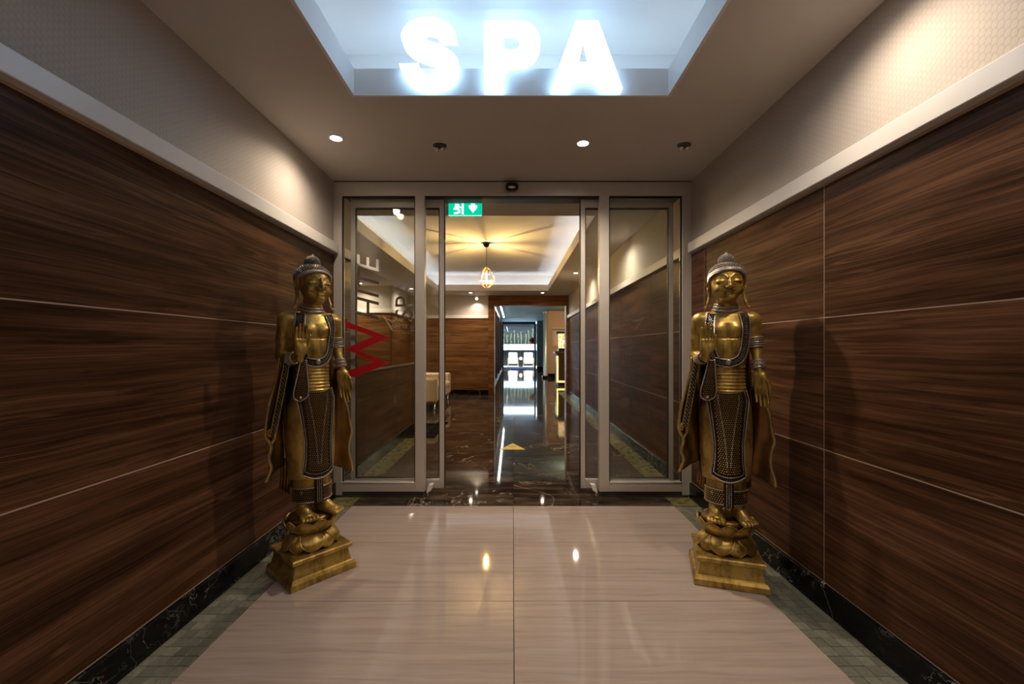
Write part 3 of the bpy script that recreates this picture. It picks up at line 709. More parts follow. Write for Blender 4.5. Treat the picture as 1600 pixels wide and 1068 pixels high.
# ------------------------------------------------------------------ statues: signed distance figure, meshed with surface nets
class SDF:
    def __init__(s, lo, hi, h):
        s.lo = np.array(lo, np.float32); s.h = h
        s.n = (np.ceil((np.array(hi) - np.array(lo)) / h).astype(int) + 1)
        s.F = np.full(s.n, .03, np.float32)
        s.ax = [(s.lo[i] + h * np.arange(s.n[i])).astype(np.float32) for i in range(3)]
    def sub(s, lo, hi):
        sl = []
        for i in range(3):
            a = max(0, int((lo[i] - s.lo[i]) / s.h)); b = min(s.n[i], int((hi[i] - s.lo[i]) / s.h) + 2); sl.append(slice(a, max(a + 1, b)))
        return tuple(sl), s.ax[0][sl[0]][:, None, None], s.ax[1][sl[1]][None, :, None], s.ax[2][sl[2]][None, None, :]
    def comb(s, sl, d, k, cut=False):
        a = s.F[sl]
        if cut: d = -d; t = np.clip(.5 - .5 * (d - a) / k, 0, 1); r = d * (1 - t) + a * t + k * t * (1 - t)
        else: t = np.clip(.5 + .5 * (d - a) / k, 0, 1); r = d * (1 - t) + a * t - k * t * (1 - t)
        s.F[sl] = r
    def ell(s, c, r, k=.006, cut=False, rot=None):
        m = max(r) + k + .012
        sl, X, Y, Z = s.sub([c[i] - m for i in range(3)], [c[i] + m for i in range(3)])
        x, y, z = X - c[0], Y - c[1], Z - c[2]
        if rot is not None:
            R = np.array(rot.transposed()); x, y, z = R[0, 0] * x + R[0, 1] * y + R[0, 2] * z, R[1, 0] * x + R[1, 1] * y + R[1, 2] * z, R[2, 0] * x + R[2, 1] * y + R[2, 2] * z
        k0 = np.sqrt((x / r[0]) ** 2 + (y / r[1]) ** 2 + (z / r[2]) ** 2); k1 = np.sqrt((x / r[0] ** 2) ** 2 + (y / r[1] ** 2) ** 2 + (z / r[2] ** 2) ** 2)
        s.comb(sl, k0 * (k0 - 1) / (k1 + 1e-6), k, cut)
    def cap(s, a, b, ra, rb=None, k=.006, cut=False):
        rb = ra if rb is None else rb; a = np.array(a, np.float32); b = np.array(b, np.float32); m = max(ra, rb) + k + .012
        sl, X, Y, Z = s.sub(np.minimum(a, b) - m, np.maximum(a, b) + m)
        d = b - a; L2 = float(d @ d) + 1e-9
        t = np.clip(((X - a[0]) * d[0] + (Y - a[1]) * d[1] + (Z - a[2]) * d[2]) / L2, 0, 1)
        q = np.sqrt((X - a[0] - t * d[0]) ** 2 + (Y - a[1] - t * d[1]) ** 2 + (Z - a[2] - t * d[2]) ** 2)
        s.comb(sl, q - (ra + (rb - ra) * t), k, cut)
    def chain(s, P, R, k=.006, cut=False):
        for i in range(len(P) - 1): s.cap(P[i], P[i + 1], R[i], R[i + 1], k, cut)
    def column(s, prof, k=.006):
        zs = [p[0] for p in prof]; am = max(p[1] for p in prof) + .02
        sl, X, Y, Z = s.sub((-am, -am, zs[0] - .01), (am, am, zs[-1] + .01))
        z = Z[0, 0]; a = np.interp(z, zs, [p[1] for p in prof]); b = np.interp(z, zs, [p[2] for p in prof]); c = np.interp(z, zs, [p[3] for p in prof])
        rid = np.where((z > .945) & (z < 1.082), .0035 * np.abs(np.sin((z - .945) / .0172 * PI)), 0); a = a + rid; b = b + rid
        q = np.sqrt((X / a) ** 2 + ((Y - c) / b) ** 2); d = (q - 1) * np.minimum(a, b)
        d = np.maximum(d, np.maximum(zs[0] - Z, Z - zs[-1])); s.comb(sl, d.astype(np.float32), k)
    def front_y(s, x, z, Fa=None):
        Fa = s.F if Fa is None else Fa
        i = (x - s.lo[0]) / s.h; k = (z - s.lo[2]) / s.h; i0, k0 = int(i), int(k); fi, fk = i - i0, k - k0
        c = (Fa[i0, :, k0] * (1 - fi) + Fa[i0 + 1, :, k0] * fi) * (1 - fk) + (Fa[i0, :, k0 + 1] * (1 - fi) + Fa[i0 + 1, :, k0 + 1] * fi) * fk
        w_ = np.where(c < 0)[0]
        if len(w_) == 0: return None
        j = w_[0]
        if j == 0: return float(s.ax[1][0])
        t = c[j - 1] / (c[j - 1] - c[j]); return float(s.ax[1][j - 1] + t * s.h)
    def mesh(s, name, m):
        Fv = s.F; n = s.n; ins = Fv < 0
        cs = np.zeros((n[0] - 1, n[1] - 1, n[2] - 1), np.int8)
        for i in (0, 1):
            for j in (0, 1):
                for k in (0, 1): cs += ins[i:n[0] - 1 + i, j:n[1] - 1 + j, k:n[2] - 1 + k]
        cells = np.argwhere((cs > 0) & (cs < 8)); idx = np.full(cs.shape, -1, np.int32); idx[tuple(cells.T)] = np.arange(len(cells))
        cor = np.array([(i, j, k) for i in (0, 1) for j in (0, 1) for k in (0, 1)])
        vals = np.stack([Fv[tuple((cells + c).T)] for c in cor], 1)
        acc = np.zeros((len(cells), 3)); cnt = np.zeros(len(cells))
        for a in range(8):
            for b in range(a + 1, 8):
                if np.abs(cor[a] - cor[b]).sum() != 1: continue
                va, vb = vals[:, a], vals[:, b]; cr = (va < 0) != (vb < 0); t = np.where(cr, va / np.where(va == vb, 1, va - vb), 0)
                acc += np.where(cr[:, None], cor[a] + t[:, None] * (cor[b] - cor[a]), 0); cnt += cr
        V = s.lo + s.h * (cells + acc / cnt[:, None])
        Q = []
        for ax in range(3):
            A = [slice(None)] * 3; Bq = [slice(None)] * 3; A[ax] = slice(0, -1); Bq[ax] = slice(1, None)
            a, b = ins[tuple(A)], ins[tuple(Bq)]; e = np.argwhere(a != b)
            u, v = (ax + 1) % 3, (ax + 2) % 3
            e = e[(e[:, u] > 0) & (e[:, v] > 0) & (e[:, u] < n[u] - 1) & (e[:, v] < n[v] - 1)]
            fl = a[tuple(e.T)]; du = np.zeros(3, int); du[u] = 1; dv = np.zeros(3, int); dv[v] = 1
            q = np.stack([idx[tuple((e - du - dv).T)], idx[tuple((e - dv).T)], idx[tuple(e.T)], idx[tuple((e - du).T)]], 1)
            q[~fl] = q[~fl][:, ::-1]; Q.append(q)
        Q = np.concatenate(Q); Q = Q[(Q >= 0).all(1)]
        me = bpy.data.meshes.new(name); me.vertices.add(len(V)); me.vertices.foreach_set('co', V.astype(np.float32).ravel())
        me.loops.add(len(Q) * 4); me.loops.foreach_set('vertex_index', Q.astype(np.int32).ravel())
        me.polygons.add(len(Q)); me.polygons.foreach_set('loop_start', np.arange(0, len(Q) * 4, 4, dtype=np.int32))
        me.update(calc_edges=True); me.validate(); me.polygons.foreach_set('use_smooth', np.ones(len(Q), bool)); me.materials.append(MT[m]); return me

PROF = [(.500, .112, .082, .004), (.56, .118, .086, .004), (.65, .123, .088, .004), (.76, .125, .088, .003), (.86, .120, .085, .002), (.92, .107, .078, .0), (.96, .094, .070, 0), (1.0, .088, .066, 0), (1.06, .087, .065, 0),
        (1.10, .092, .066, 0), (1.16, .103, .069, 0), (1.23, .116, .073, .002), (1.30, .122, .071, .004), (1.34, .108, .058, .006), (1.368, .060, .046, .008)]
sd = SDF((-.225, -.185, .292), (.225, .115, 1.66), .0026)
sd.column(PROF, .004)
# chest and belly
for s in (-1, 1):
    sd.ell((s * .037, -.052, 1.262), (.043, .026, .040), .010)
sd.ell((0, -.048, 1.165), (.058, .027, .060), .012)
sd.chain([(x, sd.front_y(x, z) - .001, z) for x, z in ((-.060, 1.229), (-.035, 1.2235), (-.012, 1.2225), (0, 1.2255), (.012, 1.2225), (.035, 1.2235), (.060, 1.229))], [.0048] * 7, .003, cut=True)
sd.chain([(0, sd.front_y(0, z) - .001, z) for z in (1.225, 1.25, 1.275)], [.0034, .0028, .001], .003, cut=True)
# shoulders and arms
for s in (-1, 1):
    sd.ell((s * .116, .006, 1.318), (.044, .040, .036), .022)
    sd.cap((s * .07, .008, 1.335), (s * .118, .006, 1.325), .030, .034, .020)
TORSO = sd.F.copy()      # torso without arms: cloth bands lie on this
sd.chain([(-.130, .006, 1.315), (-.136, .014, 1.215), (-.141, .012, 1.135)], [.036, .034, .030], .012)
sd.chain([(-.141, .012, 1.130), (-.132, -.045, 1.118), (-.112, -.102, 1.128)], [.030, .026, .019], .012)
sd.chain([(.131, .006, 1.315), (.138, .014, 1.215), (.142, .004, 1.165), (.144, -.036, 1.075)], [.034, .031, .026, .019], .012)
def hand(P, ud, rd, fd, su, sr):
    """P wrist, ud finger direction, rd toward the thumb side, fd palm normal, su length scale, sr width scale"""
    P, ud, rd, fd = map(lambda a: np.array(a, float), (P, ud, rd, fd)); T = lambda u, r, f: P + ud * u * su + rd * r * sr + fd * f * sr
    q = sr
    sd.cap(T(-.02, 0, 0), T(.02, 0, 0), .021 * q, .023 * q, .010)
    for r0, r1 in ((-.020, -.0275), (-.006, -.0092), (.008, .0092), (.020, .0275)): sd.cap(T(.018, r0, 0), T(.085, r1, .001), .0170 * q, .0120 * q, .008)
    sd.ell(T(.04, .018, .010), (.016 * q, .012 * q, .024 * su), .010); sd.ell(T(.045, -.018, .008), (.014 * q, .011 * q, .024 * su), .010)
    for k, (r, l) in enumerate(((-.0285, .066), (-.0095, .084), (.0095, .090), (.0285, .080))):
        a = T(.086, r, .001); b = T(.086 + l * .45, r * 1.03, -.002); c = T(.086 + l * .78, r * 1.04, .002); d = T(.086 + l, r * 1.04, .008)
        sd.chain([a, b, c, d], [.0096 * q, .0088 * q, .0080 * q, .0066 * q], .0016)
    sd.chain([T(.028, .024, .006), T(.058, .040, .012), T(.088, .046, .015), T(.112, .0465, .018)], [.0135 * q, .0108 * q, .0092 * q, .0070 * q], .004)
hand((-.106, -.112, 1.134), (0.02, -.06, 1.0), (1, -.06, 0), (0, -1, -.06), .92, .80)
hand((.144, -.046, 1.058), (.06, -.16, -.985), (.985, -.17, .06), (-.16, -.97, .15), 1.0, .82)
# neck and head
HY = -.022
class HeadShift:
    def ell(q, c, r, k=.006, cut=False): sd.ell((c[0], c[1] + HY, c[2]), r, k, cut)
    def cap(q, a, b, ra, rb=None, k=.006, cut=False): sd.cap((a[0], a[1] + HY * .3, a[2]), (b[0], b[1] + HY, b[2]), ra, rb, k, cut)
    def chain(q, P, R, k=.006, cut=False): sd.chain([(p[0], p[1] + HY, p[2]) for p in P], R, k, cut)
hd = HeadShift()
hd.cap((0, .010, 1.345), (0, .006, 1.43), .047, .045, .012)
hd.ell((0, .006, 1.532), (.078, .090, .086), .010)
hd.ell((0, -.020, 1.487), (.071, .072, .068), .016)
hd.ell((0, -.040, 1.440), (.046, .046, .036), .018)
hd.ell((0, -.070, 1.425), (.022, .018, .016), .012)
for s in (-1, 1):
    hd.ell((s * .040, -.058, 1.466), (.028, .024, .026), .014)
    # eye socket hollow, lid, slit
    hd.ell((s * .038, -.103, 1.519), (.027, .017, .012), .008, cut=True)
    hd.ell((s * .0365, -.0690, 1.5065), (.0240, .0175, .0140), .004)
    hd.ell((s * .0125, -.101, 1.4745), (.0085, .0085, .0068), .004)
    # ears with long lobes
    hd.chain([(s * .078, .006, 1.528), (s * .084, .010, 1.500), (s * .080, .004, 1.455), (s * .083, -.002, 1.425), (s * .088, -.006, 1.405)], [.014, .013, .008, .008, .009], .004)
    hd.ell((s * .090, .004, 1.503), (.006, .009, .022), .003, cut=True)
hd.chain([(0, -.0925, 1.527), (0, -.101, 1.500), (0, -.1085, 1.479)], [.0068, .0078, .0100], .006)
def on_face(P, dy): return [(x, sd.front_y(x, z) + dy, z) for x, z in P]
lipu = on_face([(-.026, 1.4610), (-.012, 1.4605), (0, 1.4580), (.012, 1.4605), (.026, 1.4610)], .0006); lipl = on_face([(-.020, 1.4505), (-.009, 1.4480), (.009, 1.4480), (.020, 1.4505)], .0006)
sd.chain(lipu, [.0026, .0060, .0050, .0060, .0026], .0022); sd.chain(lipl, [.0034, .0062, .0062, .0034], .0022)
sd.chain(on_face([(-.027, 1.4570), (-.012, 1.4548), (0, 1.4535), (.012, 1.4548), (.027, 1.4570)], -.0005), [.0018, .0024, .0024, .0024, .0018], .0008, cut=True)
for s in (-1, 1):
    sd.chain(on_face([(s * .009, 1.522), (s * .014, 1.533), (s * .026, 1.5415), (s * .042, 1.5425), (s * .056, 1.536), (s * .064, 1.527)], .0010), [.0036, .0036, .0035, .0034, .003, .0026], .0015)
    sd.chain(on_face([(s * .015, 1.5000), (s * .026, 1.4975), (s * .038, 1.4970), (s * .050, 1.4990), (s * .060, 1.5030)], -.0005), [.0018, .0026, .0028, .0026, .0018], .0008, cut=True)
# feet and ankles
def foot(x, yaw, zf):
    c, s_ = math.cos(yaw), math.sin(yaw)
    T = lambda a, f, z: np.array((x + a * c + f * s_, -.022 - f * c + a * s_, zf + z))
    sd.cap(T(0, .010, .13), T(0, -.002, .035), .032, .031, .010)
    sd.chain([T(0, -.02, .024), T(0, .03, .030), T(0, .075, .017)], [.028, .026, .016], .014)
    for a, r in ((-.024, .014), (-.008, .015), (.010, .015), (.026, .014)): sd.cap(T(a * .6, .02, .017), T(a, .082, .013), .017, r - .002, .008)
    for a, l, r in ((-.032, .104, .0098), (-.0165, .110, .0095), (-.002, .113, .0096), (.0135, .113, .0100), (.0315, .112, .0125)):
        aa = a if x < 0 else -a
        sd.chain([T(aa, .080, .013), T(aa * 1.03, l - .012, .0125), T(aa * 1.03, l, .009)], [r, r, r * .92], .0022)
foot(-.052, -.10, .305); foot(.050, .42, .305)
body_me = sd.mesh('body', 'gold')

def sheet(cl, wf, off, th, nw=7, side=None):
    """ribbon lying on the front of the figure; cl = centre line (x, z); returns grid points and edge polylines"""
    G = []
    for i, (x, z) in enumerate(cl):
        a = cl[max(i - 1, 0)]; b = cl[min(i + 1, len(cl) - 1)]; t = np.array((b[0] - a[0], b[1] - a[1])); t = t / (np.linalg.norm(t) + 1e-9); nrm = np.array((-t[1], t[0])); w_ = wf(i / (len(cl) - 1)) if callable(wf) else wf
        row = []
        for j in range(nw):
            q = (j / (nw - 1) - .5) * w_; X, Z = x + nrm[0] * q, z + nrm[1] * q; y = sd.front_y(X, Z, TORSO); row.append((X, (y if y is not None else 0) - off, Z))
        G.append(row)
    return G
def smooth_grid(G, it=2):
    for _ in range(it):
        H = [list(r) for r in G]
        for i in range(len(G)):
            for j in range(len(G[0])):
                ys = [G[a][b][1] for a, b in ((i - 1, j), (i + 1, j), (i, j - 1), (i, j + 1), (i, j)) if 0 <= a < len(G) and 0 <= b < len(G[0])]
                H[i][j] = (G[i][j][0], min(G[i][j][1], sum(ys) / len(ys)), G[i][j][2])
        G = H
    return G
def resample(P, step):
    P = [np.array(p, float) for p in P]; o = [P[0]]; acc = 0
    for a, b in zip(P[:-1], P[1:]):
        l = np.linalg.norm(b - a); t = step - acc
        while t <= l: o.append(a + (b - a) * t / l); t += step
        acc = (acc + l) % step if l > 0 else acc
    return o
def beads(P, step, r, mb, dy=0.0):
    for p in resample(P, step): mb.bead((p[0], p[1] + dy, p[2]), r)
def pattern_beads(G, mb, step, r, m0=.12, m1=.88, dy=-.001):
    """staggered studs filling the middle of a ribbon grid"""
    n = len(G); L_ = sum(np.linalg.norm(np.array(G[i + 1][len(G[0]) // 2]) - np.array(G[i][len(G[0]) // 2])) for i in range(n - 1)); rows = max(2, int(L_ / step)); nw = len(G[0])
    for a in range(rows):
        u = (a + .5) / rows * (n - 1); i = min(int(u), n - 2); fu = u - i
        e0 = np.array(G[i][0]) * (1 - fu) + np.array(G[i + 1][0]) * fu; e1 = np.array(G[i][-1]) * (1 - fu) + np.array(G[i + 1][-1]) * fu
        wd = np.linalg.norm(e1 - e0) * (m1 - m0); k = max(1, int(round(wd / step)))
        for b in range(k + (a % 2)):
            v = m0 + (m1 - m0) * ((b + (.5 if a % 2 == 0 else 0)) / k); v = min(max(v, m0), m1) * (nw - 1); j = min(int(v), nw - 2); fv = v - j
            p = (np.array(G[i][j]) * (1 - fv) + np.array(G[i][j + 1]) * fv) * (1 - fu) + (np.array(G[i + 1][j]) * (1 - fv) + np.array(G[i + 1][j + 1]) * fv) * fu
            mb.bead((p[0], p[1] + dy, p[2]), r)
def trimmed(name, cl, wf, root, m='bronze', off=.004, th=.008, nw=7, edge=.0042, dots=.0095, rd=.0030):
    G = smooth_grid(sheet(cl, wf, off, th, nw))
    o = MB().grid(G, thick=lambda p: (p[0], p[1] + th, p[2])).build(name, m, root, True)
    eb = MB()
    for P in ([r[0] for r in G], [r[-1] for r in G]):
        eb.tube([(p[0], p[1] - .0005, p[2]) for p in P], edge * .62, 6); 
    bd = MB()
    for j, sg in ((0, 1), (-1, -1)):
        P = [tuple(np.array(r[j]) * .78 + np.array(r[j + sg * 2]) * .22) for r in G]; beads(P, edge * 1.9, edge * .9, bd, -.0015)
    eb.build('edge_cord', 'silver', o, True)
    k = bd.build('bead_row', 'silver', o); k['kind'] = 'stuff'
    sb = MB(); pattern_beads(G, sb, dots, rd, .30, .70)
    k = sb.build('stud_pattern', 'silver', o); k['kind'] = 'stuff'
    return o, G
def make_statue():
    root = empty('standing_statue')
    link('body', body_me, root)
    # plinth in three steps with bevelled mouldings
    def frustum(name, prof, m, par):
        mb = MB(); rows = []
        for hx, hy, z in prof: rows.append([(-hx, -hy, z), (hx, -hy, z), (hx, hy, z), (-hx, hy, z)])
        V = [p for r in rows for p in r]; n = len(rows)
        mb.add(V, [(i * 4 + k, i * 4 + (k + 1) % 4, (i + 1) * 4 + (k + 1) % 4, (i + 1) * 4 + k) for i in range(n - 1) for k in range(4)] + [(3, 2, 1, 0), tuple((n - 1) * 4 + k for k in range(4))])
        return mb.build(name, m, par)
    frustum('plinth_foot', [(.166, .157, 0), (.168, .159, .006), (.166, .157, .030), (.158, .149, .044), (.150, .141, .048)], 'gold', root)
    frustum('plinth_block', [(.149, .140, .046), (.136, .128, .110)], 'gold', root)
    frustum('plinth_slab', [(.143, .134, .108), (.153, .144, .116), (.154, .145, .132), (.150, .141, .138)], 'gold', root)
    # lotus seat: two cushions of petals
    MB().lathe([(.095, .136), (.118, .145), (.130, .165), (.124, .192), (.098, .214), (.092, .221), (.100, .234), (.116, .262), (.120, .290), (.112, .302), (.02, .304)], 40, ey=.86).build('lotus_core', 'robe', root, True)
    def petal(phi, up, odd):
        n, m = 12, 9; G = []
        for i in range(n + 1):
            v = i / n
            half = .52 * (1 - v ** 1.7) ** .8 if up else .56 * (1 - v ** 1.8) ** .8
            row = []
            for j in range(m):
                u = j / (m - 1) * 2 - 1; a = phi + u * half
                if up: z = .226 + .070 * v; r = .096 + .034 * math.sin(v * PI * .52) + .004 * v + .010 * (1 - u * u) * math.sin(v * PI) + (.004 if odd else 0)
                else: z = .217 - .077 * v; r = .098 + .036 * math.sin(min(1, v * 1.15) * PI * .6) + .009 * (1 - u * u) * math.sin(v * PI) + (.004 if odd else 0)
                row.append((r * math.cos(a), r * .87 * math.sin(a), z))
            G.append(row)
        o = MB().grid(G, thick=lambda p: (p[0] * .94, p[1] * .94, p[2])).build('lotus_petal', 'gold', root, True)
        ed = [r[0] for r in G] + [r[-1] for r in G][::-1]
        MB().tube(ed, .0040, 6).build('petal_rim', 'gold', o, True)
        inn = [(p[0] * 1.012, p[1] * 1.012, p[2]) for p in [tuple(np.array(r[0]) * .82 + np.array(r[4]) * .18) for r in G[1:-2]] + [tuple(np.array(r[-1]) * .82 + np.array(r[4]) * .18) for r in G[1:-2]][::-1]]
        bd = MB(); beads(inn, .0085, .0026, bd); k = bd.build('bead_row', 'silver', o); k['kind'] = 'stuff'
    for i in range(10): petal(-PI / 2 + 2 * PI * (i + .5) / 10, False, i % 2)
    for i in range(10): petal(-PI / 2 + 2 * PI * i / 10, True, i % 2)
    # under skirt with embroidered band
    us = MB().lathe([(.082, .372), (.098, .376), (.097, .42), (.094, .50), (.092, .56)], 40, ey=.84).build('under_skirt', 'gold', root, True)
    bm_ = MB().lathe([(.099, .378), (.1005, .384), (.0985, .452), (.0965, .458)], 40, ey=.84, cap=False).build('skirt_band', 'bronze', us, True)
    sb = MB(); eb = MB()
    for k_, z in enumerate((.384, .456)): eb.tube([(.101 * math.cos(a), .101 * .84 * math.sin(a), z) for a in [2 * PI * i / 48 for i in range(48)]], .0034, 6, close=True)
    for r_ in range(6):
        for i in range(52):
            a = 2 * PI * (i + .5 * (r_ % 2)) / 52; sb.bead((.1005 * math.cos(a), .1005 * .84 * math.sin(a), .393 + r_ * .0108), .0034)
    eb.build('edge_cord', 'silver', us, True); k = sb.build('stud_pattern', 'gold_stud', us); k['kind'] = 'stuff'
    # centre pleat of the under skirt
    pb = MB()
    for s in (-1, 1): pb.tube([(s * .020, -.088, .378), (s * .020, -.085, .455), (s * .016, -.080, .52)], .004, 6)
    pb.cham(-.019, .019, -.094, -.078, .374, .52, .003); pb.build('skirt_pleat', 'bronze', root)
    sb = MB()
    for i in range(16):
        for j in (-1, 0, 1): sb.bead((j * .010, -.0945, .382 + i * .0085), .0032)
    k = sb.build('pleat_studs', 'silver', root); k['kind'] = 'stuff'
    # apron with lattice of studs, v shaped seams and beaded rim
    G = []; n = 44
    for i in range(n + 1):
        v = i / n; z = .948 - .416 * v
        hw = float(np.interp(v, [0, .12, .35, .62, .82, .95, 1.0], [.085, .098, .084, .070, .072, .079, .079]))
        row = []
        for j in range(17):
            x = hw * (j / 8 - 1); u = j / 8 - 1; y = sd.front_y(x, max(z, .505), TORSO); row.append((x, (y if y is not None else -.08) - .005 - .010 * v ** 3, z + .012 * (x / .08) ** 2 * (1 - v) - .030 * (1 - u * u) * v ** 4))
        G.append(row)
    G = smooth_grid(G, 2)
    ap = MB().grid(G, thick=lambda p: (p[0] * .98, p[1] + .012, p[2])).build('apron', 'bronze', root, True)
    rim = [r[0] for r in G] + list(G[-1][1:-1]) + [r[-1] for r in G][::-1]
    MB().tube([(p[0], p[1] - .001, p[2]) for p in rim], .0032, 6).build('apron_rim', 'silver', ap, True)
    bd = MB(); rin = [tuple(np.array(r[0]) * .87 + np.array(r[8]) * .13) for r in G[:-2]] + [tuple(p) for p in G[-3][2:-2]] + [tuple(np.array(r[-1]) * .87 + np.array(r[8]) * .13) for r in G[:-2]][::-1]
    beads(rin, .0085, .0040, bd, -.002)
    for s in (0, -1):   # v seams
        P = []
        for i in range(2, n - 5):
            v = i / n; f = float(np.interp(v, [0, .85], [.55, .10])); j = 8 - 8 * f if s == 0 else 8 + 8 * f; a = min(int(j), 15); P.append(np.array(G[i][a]) * (1 - (j - a)) + np.array(G[i][a + 1]) * (j - a))
        beads(P, .0078, .0036, bd, -.002)
    k = bd.build('bead_row', 'silver', ap); k['kind'] = 'stuff'
    sb = MB(); pattern_beads(G[:-3], sb, .0100, .0037, .17, .83, -.0012); k = sb.build('stud_lattice', 'gold_stud', ap); k['kind'] = 'stuff'
    # belt, stole bands and hanging tongue
    cl = catmull([(-.074, 1.352), (-.083, 1.30), (-.083, 1.23), (-.076, 1.16), (-.062, 1.116)], 6); trimmed('stole_band', cl, .044, root, dots=.008)
    cl = catmull([(.074, 1.352), (.083, 1.30), (.084, 1.23), (.074, 1.16), (.050, 1.116), (.0, 1.096), (-.062, 1.108)], 6); trimmed('stole_band', cl, lambda t: .043 - .006 * t, root, dots=.008, off=.006)
    MB().ball((.002, sd.front_y(.002, 1.10, TORSO) - .010, 1.102), .013, .007, .015).build('belt_clasp', 'silver', root, True)
    # tongue hangs in front of the hip
    G = []
    for i in range(23):
        v = i / 22; z = 1.115 - .205 * v; hw = float(np.interp(v, [0, .3, .75, .9, .97, 1], [.014, .022, .036, .034, .022, .006])); cx = -.078 - .022 * v
        G.append([(cx + hw * (j / 4 - 1), -.084 - .014 * math.sin(v * PI * .6) - .004 * (1 - (j / 4 - 1) ** 2), z) for j in range(9)])
    tg = MB().grid(G, thick=lambda p: (p[0], p[1] + .012, p[2])).build('stole_tongue', 'bronze', root, True)
    rim = [r[0] for r in G] + [r[-1] for r in G][::-1]; MB().tube(rim, .0036, 6).build('tongue_rim', 'silver', tg, True)
    sb = MB(); pattern_beads(G, sb, .0095, .0030, .2, .8, -.001); k = sb.build('stud_pattern', 'gold_stud', tg); k['kind'] = 'stuff'
    MB().ball((-.100, -.102, .925), .008).build('tongue_button', 'silver', tg, True)
    # necklace rings
    nk = MB()
    for z, r, t in ((1.372, .060, .008), (1.388, .054, .0075), (1.402, .050, .006)): nk.tube([(r * math.cos(a), .006 + r * .97 * math.sin(a), z - .010 * math.sin(a) * -1) for a in [2 * PI * i / 36 for i in range(36)]], t, 8, close=True)
    nk.build('necklace', 'silver', root, True)
    # arm jewellery
    def cuff(name, a, b, r, rows):
        a, b = Vector(a), Vector(b); t = (b - a).normalized(); u = t.cross(Vector((0, 1, 0))).normalized(); v = t.cross(u); mb = MB(); bd = MB()
        for i in range(rows):
            c = a + (b - a) * (i / max(1, rows - 1)); ring = [c + r * (math.cos(q) * u + math.sin(q) * v) for q in [2 * PI * k / 28 for k in range(28)]]
            if i % 2 == 0: mb.tube(ring, .0052, 6, close=True)
            else:
                mb.tube(ring, .0042, 6, close=True)
                for k in range(20):
                    q = 2 * PI * k / 20; bd.bead(c + (r + .004) * (math.cos(q) * u + math.sin(q) * v), .0045)
        o = mb.build(name, 'silver', root, True)
        MB().tube([a - t * .001, b + t * .001], r + .001, 28).build('band', 'bronze', o, True)
        k = bd.build('bead_row', 'gold_stud', o); k['kind'] = 'stuff'
    cuff('armlet', (.138, .013, 1.225), (.141, .009, 1.180), .0345, 5)
    cuff('bracelet', (.1435, -.022, 1.105), (.144, -.036, 1.072), .0262, 5)
    cuff('bracelet', (-.130, -.052, 1.119), (-.120, -.080, 1.124), .0275, 5)
    # hair cap with knobs, front band, crown bump
    def hp(th, ph, c, r): return (c[0] + r[0] * math.sin(th) * math.cos(ph), c[1] + r[1] * math.sin(th) * math.sin(ph), c[2] + r[2] * math.cos(th))
    hc, hr = (0, .010 + HY, 1.540), (.0865, .096, .075); line = lambda y: 1.522 - .50 * (y - HY)
    G = []; 
    for k_ in range(49):
        ph = 2 * PI * k_ / 48; lo, hi_ = 0.0, PI
        for _ in range(24):
            mth = (lo + hi_) / 2; p = hp(mth, ph, hc, hr)
            if p[2] > line(p[1]): lo = mth
            else: hi_ = mth
        G.append([hp(lo * j / 14, ph, hc, hr) for j in range(15)])
    hair = MB().grid(G).build('hair', 'bronze', root, True)
    kb = MB(); ga = PI * (3 - math.sqrt(5)); n_ = 760
    for i in range(n_):
        th = math.acos(1 - 2 * (i + .5) / n_); p = hp(th, i * ga, hc, hr)
        if p[2] > line(p[1]) + .004 and not (p[2] > 1.609): kb.ball(p, .0052, nu=6, nv=4)
    bc, brr = (0, .012 + HY, 1.622), (.036, .038, .034)
    MB().ball(bc, *brr, nu=24, nv=14).build('hair_crown', 'bronze', hair, True)
    for i in range(190):
        th = math.acos(1 - 2 * (i + .5) / 190); p = hp(th, i * ga, bc, brr)
        if p[2] > 1.605: kb.ball(p, .0056, nu=6, nv=4)
    kb.ball((0, .010 + HY, 1.658), .010, nu=8, nv=6)
    k = kb.build('hair_curls', 'hair', hair, True); k['kind'] = 'stuff'
    edge = [g[-1] for g in G[:-1]]; fb_ = [p for p in edge]
    MB().tube([(p[0] * 1.005, p[1] * 1.005, p[2] + .004) for p in fb_], .0075, 6, close=True).build('hair_band', 'silver', hair, True)
    bd = MB()
    for dz_ in (-.004, .003, .010): beads([(p[0] * 1.06, (p[1] - HY) * 1.06 + HY, p[2] + .003 + dz_) for p in fb_ + fb_[:1]], .0075, .0036, bd)
    k = bd.build('band_beads', 'silver', hair); k['kind'] = 'stuff'
    # earrings: drop hooks below the lobes
    for s in (-1, 1): MB().tube(catmull([(s * .084, -.004 + HY, 1.418), (s * .090, -.006 + HY, 1.405), (s * .094, -.006 + HY, 1.388), (s * .101, -.008 + HY, 1.380), (s * .106, -.008 + HY, 1.386)], 5), [.0065] * 11 + [.006] * 10, 8).build('earring', 'gold', root, True)
    # cloak wings hanging from the arms behind the figure
    def wing(edge_pts, inner, yb, curl, s):
        P = catmull([(x, z) for z, x in edge_pts], 6); G = []
        for i, (x, z) in enumerate(P):
            v = i / (len(P) - 1); xi = float(np.interp(v, [0, .25, 1], inner)); row = []
            for j in range(9):
                u = j / 8; X = xi + (x - xi) * u; row.append((X, yb + .050 * (1 - u) * (.4 + .6 * v) - .030 * u * (1 - .3 * v) + .008 * math.sin(u * 7 + v * 5), z + (1 - u) * .055 * max(0, v - .55) / .45))
            G.append(row)
        o = MB().grid(G, thick=lambda p: (p[0], p[1] + .013, p[2])).build('cloak_wing', 'robe', root, True)
        ed = [(r[-1][0], r[-1][1] + .004, r[-1][2]) for r in G]; MB().tube(ed, .0072, 8).build('cloak_edge', 'gold', o, True)
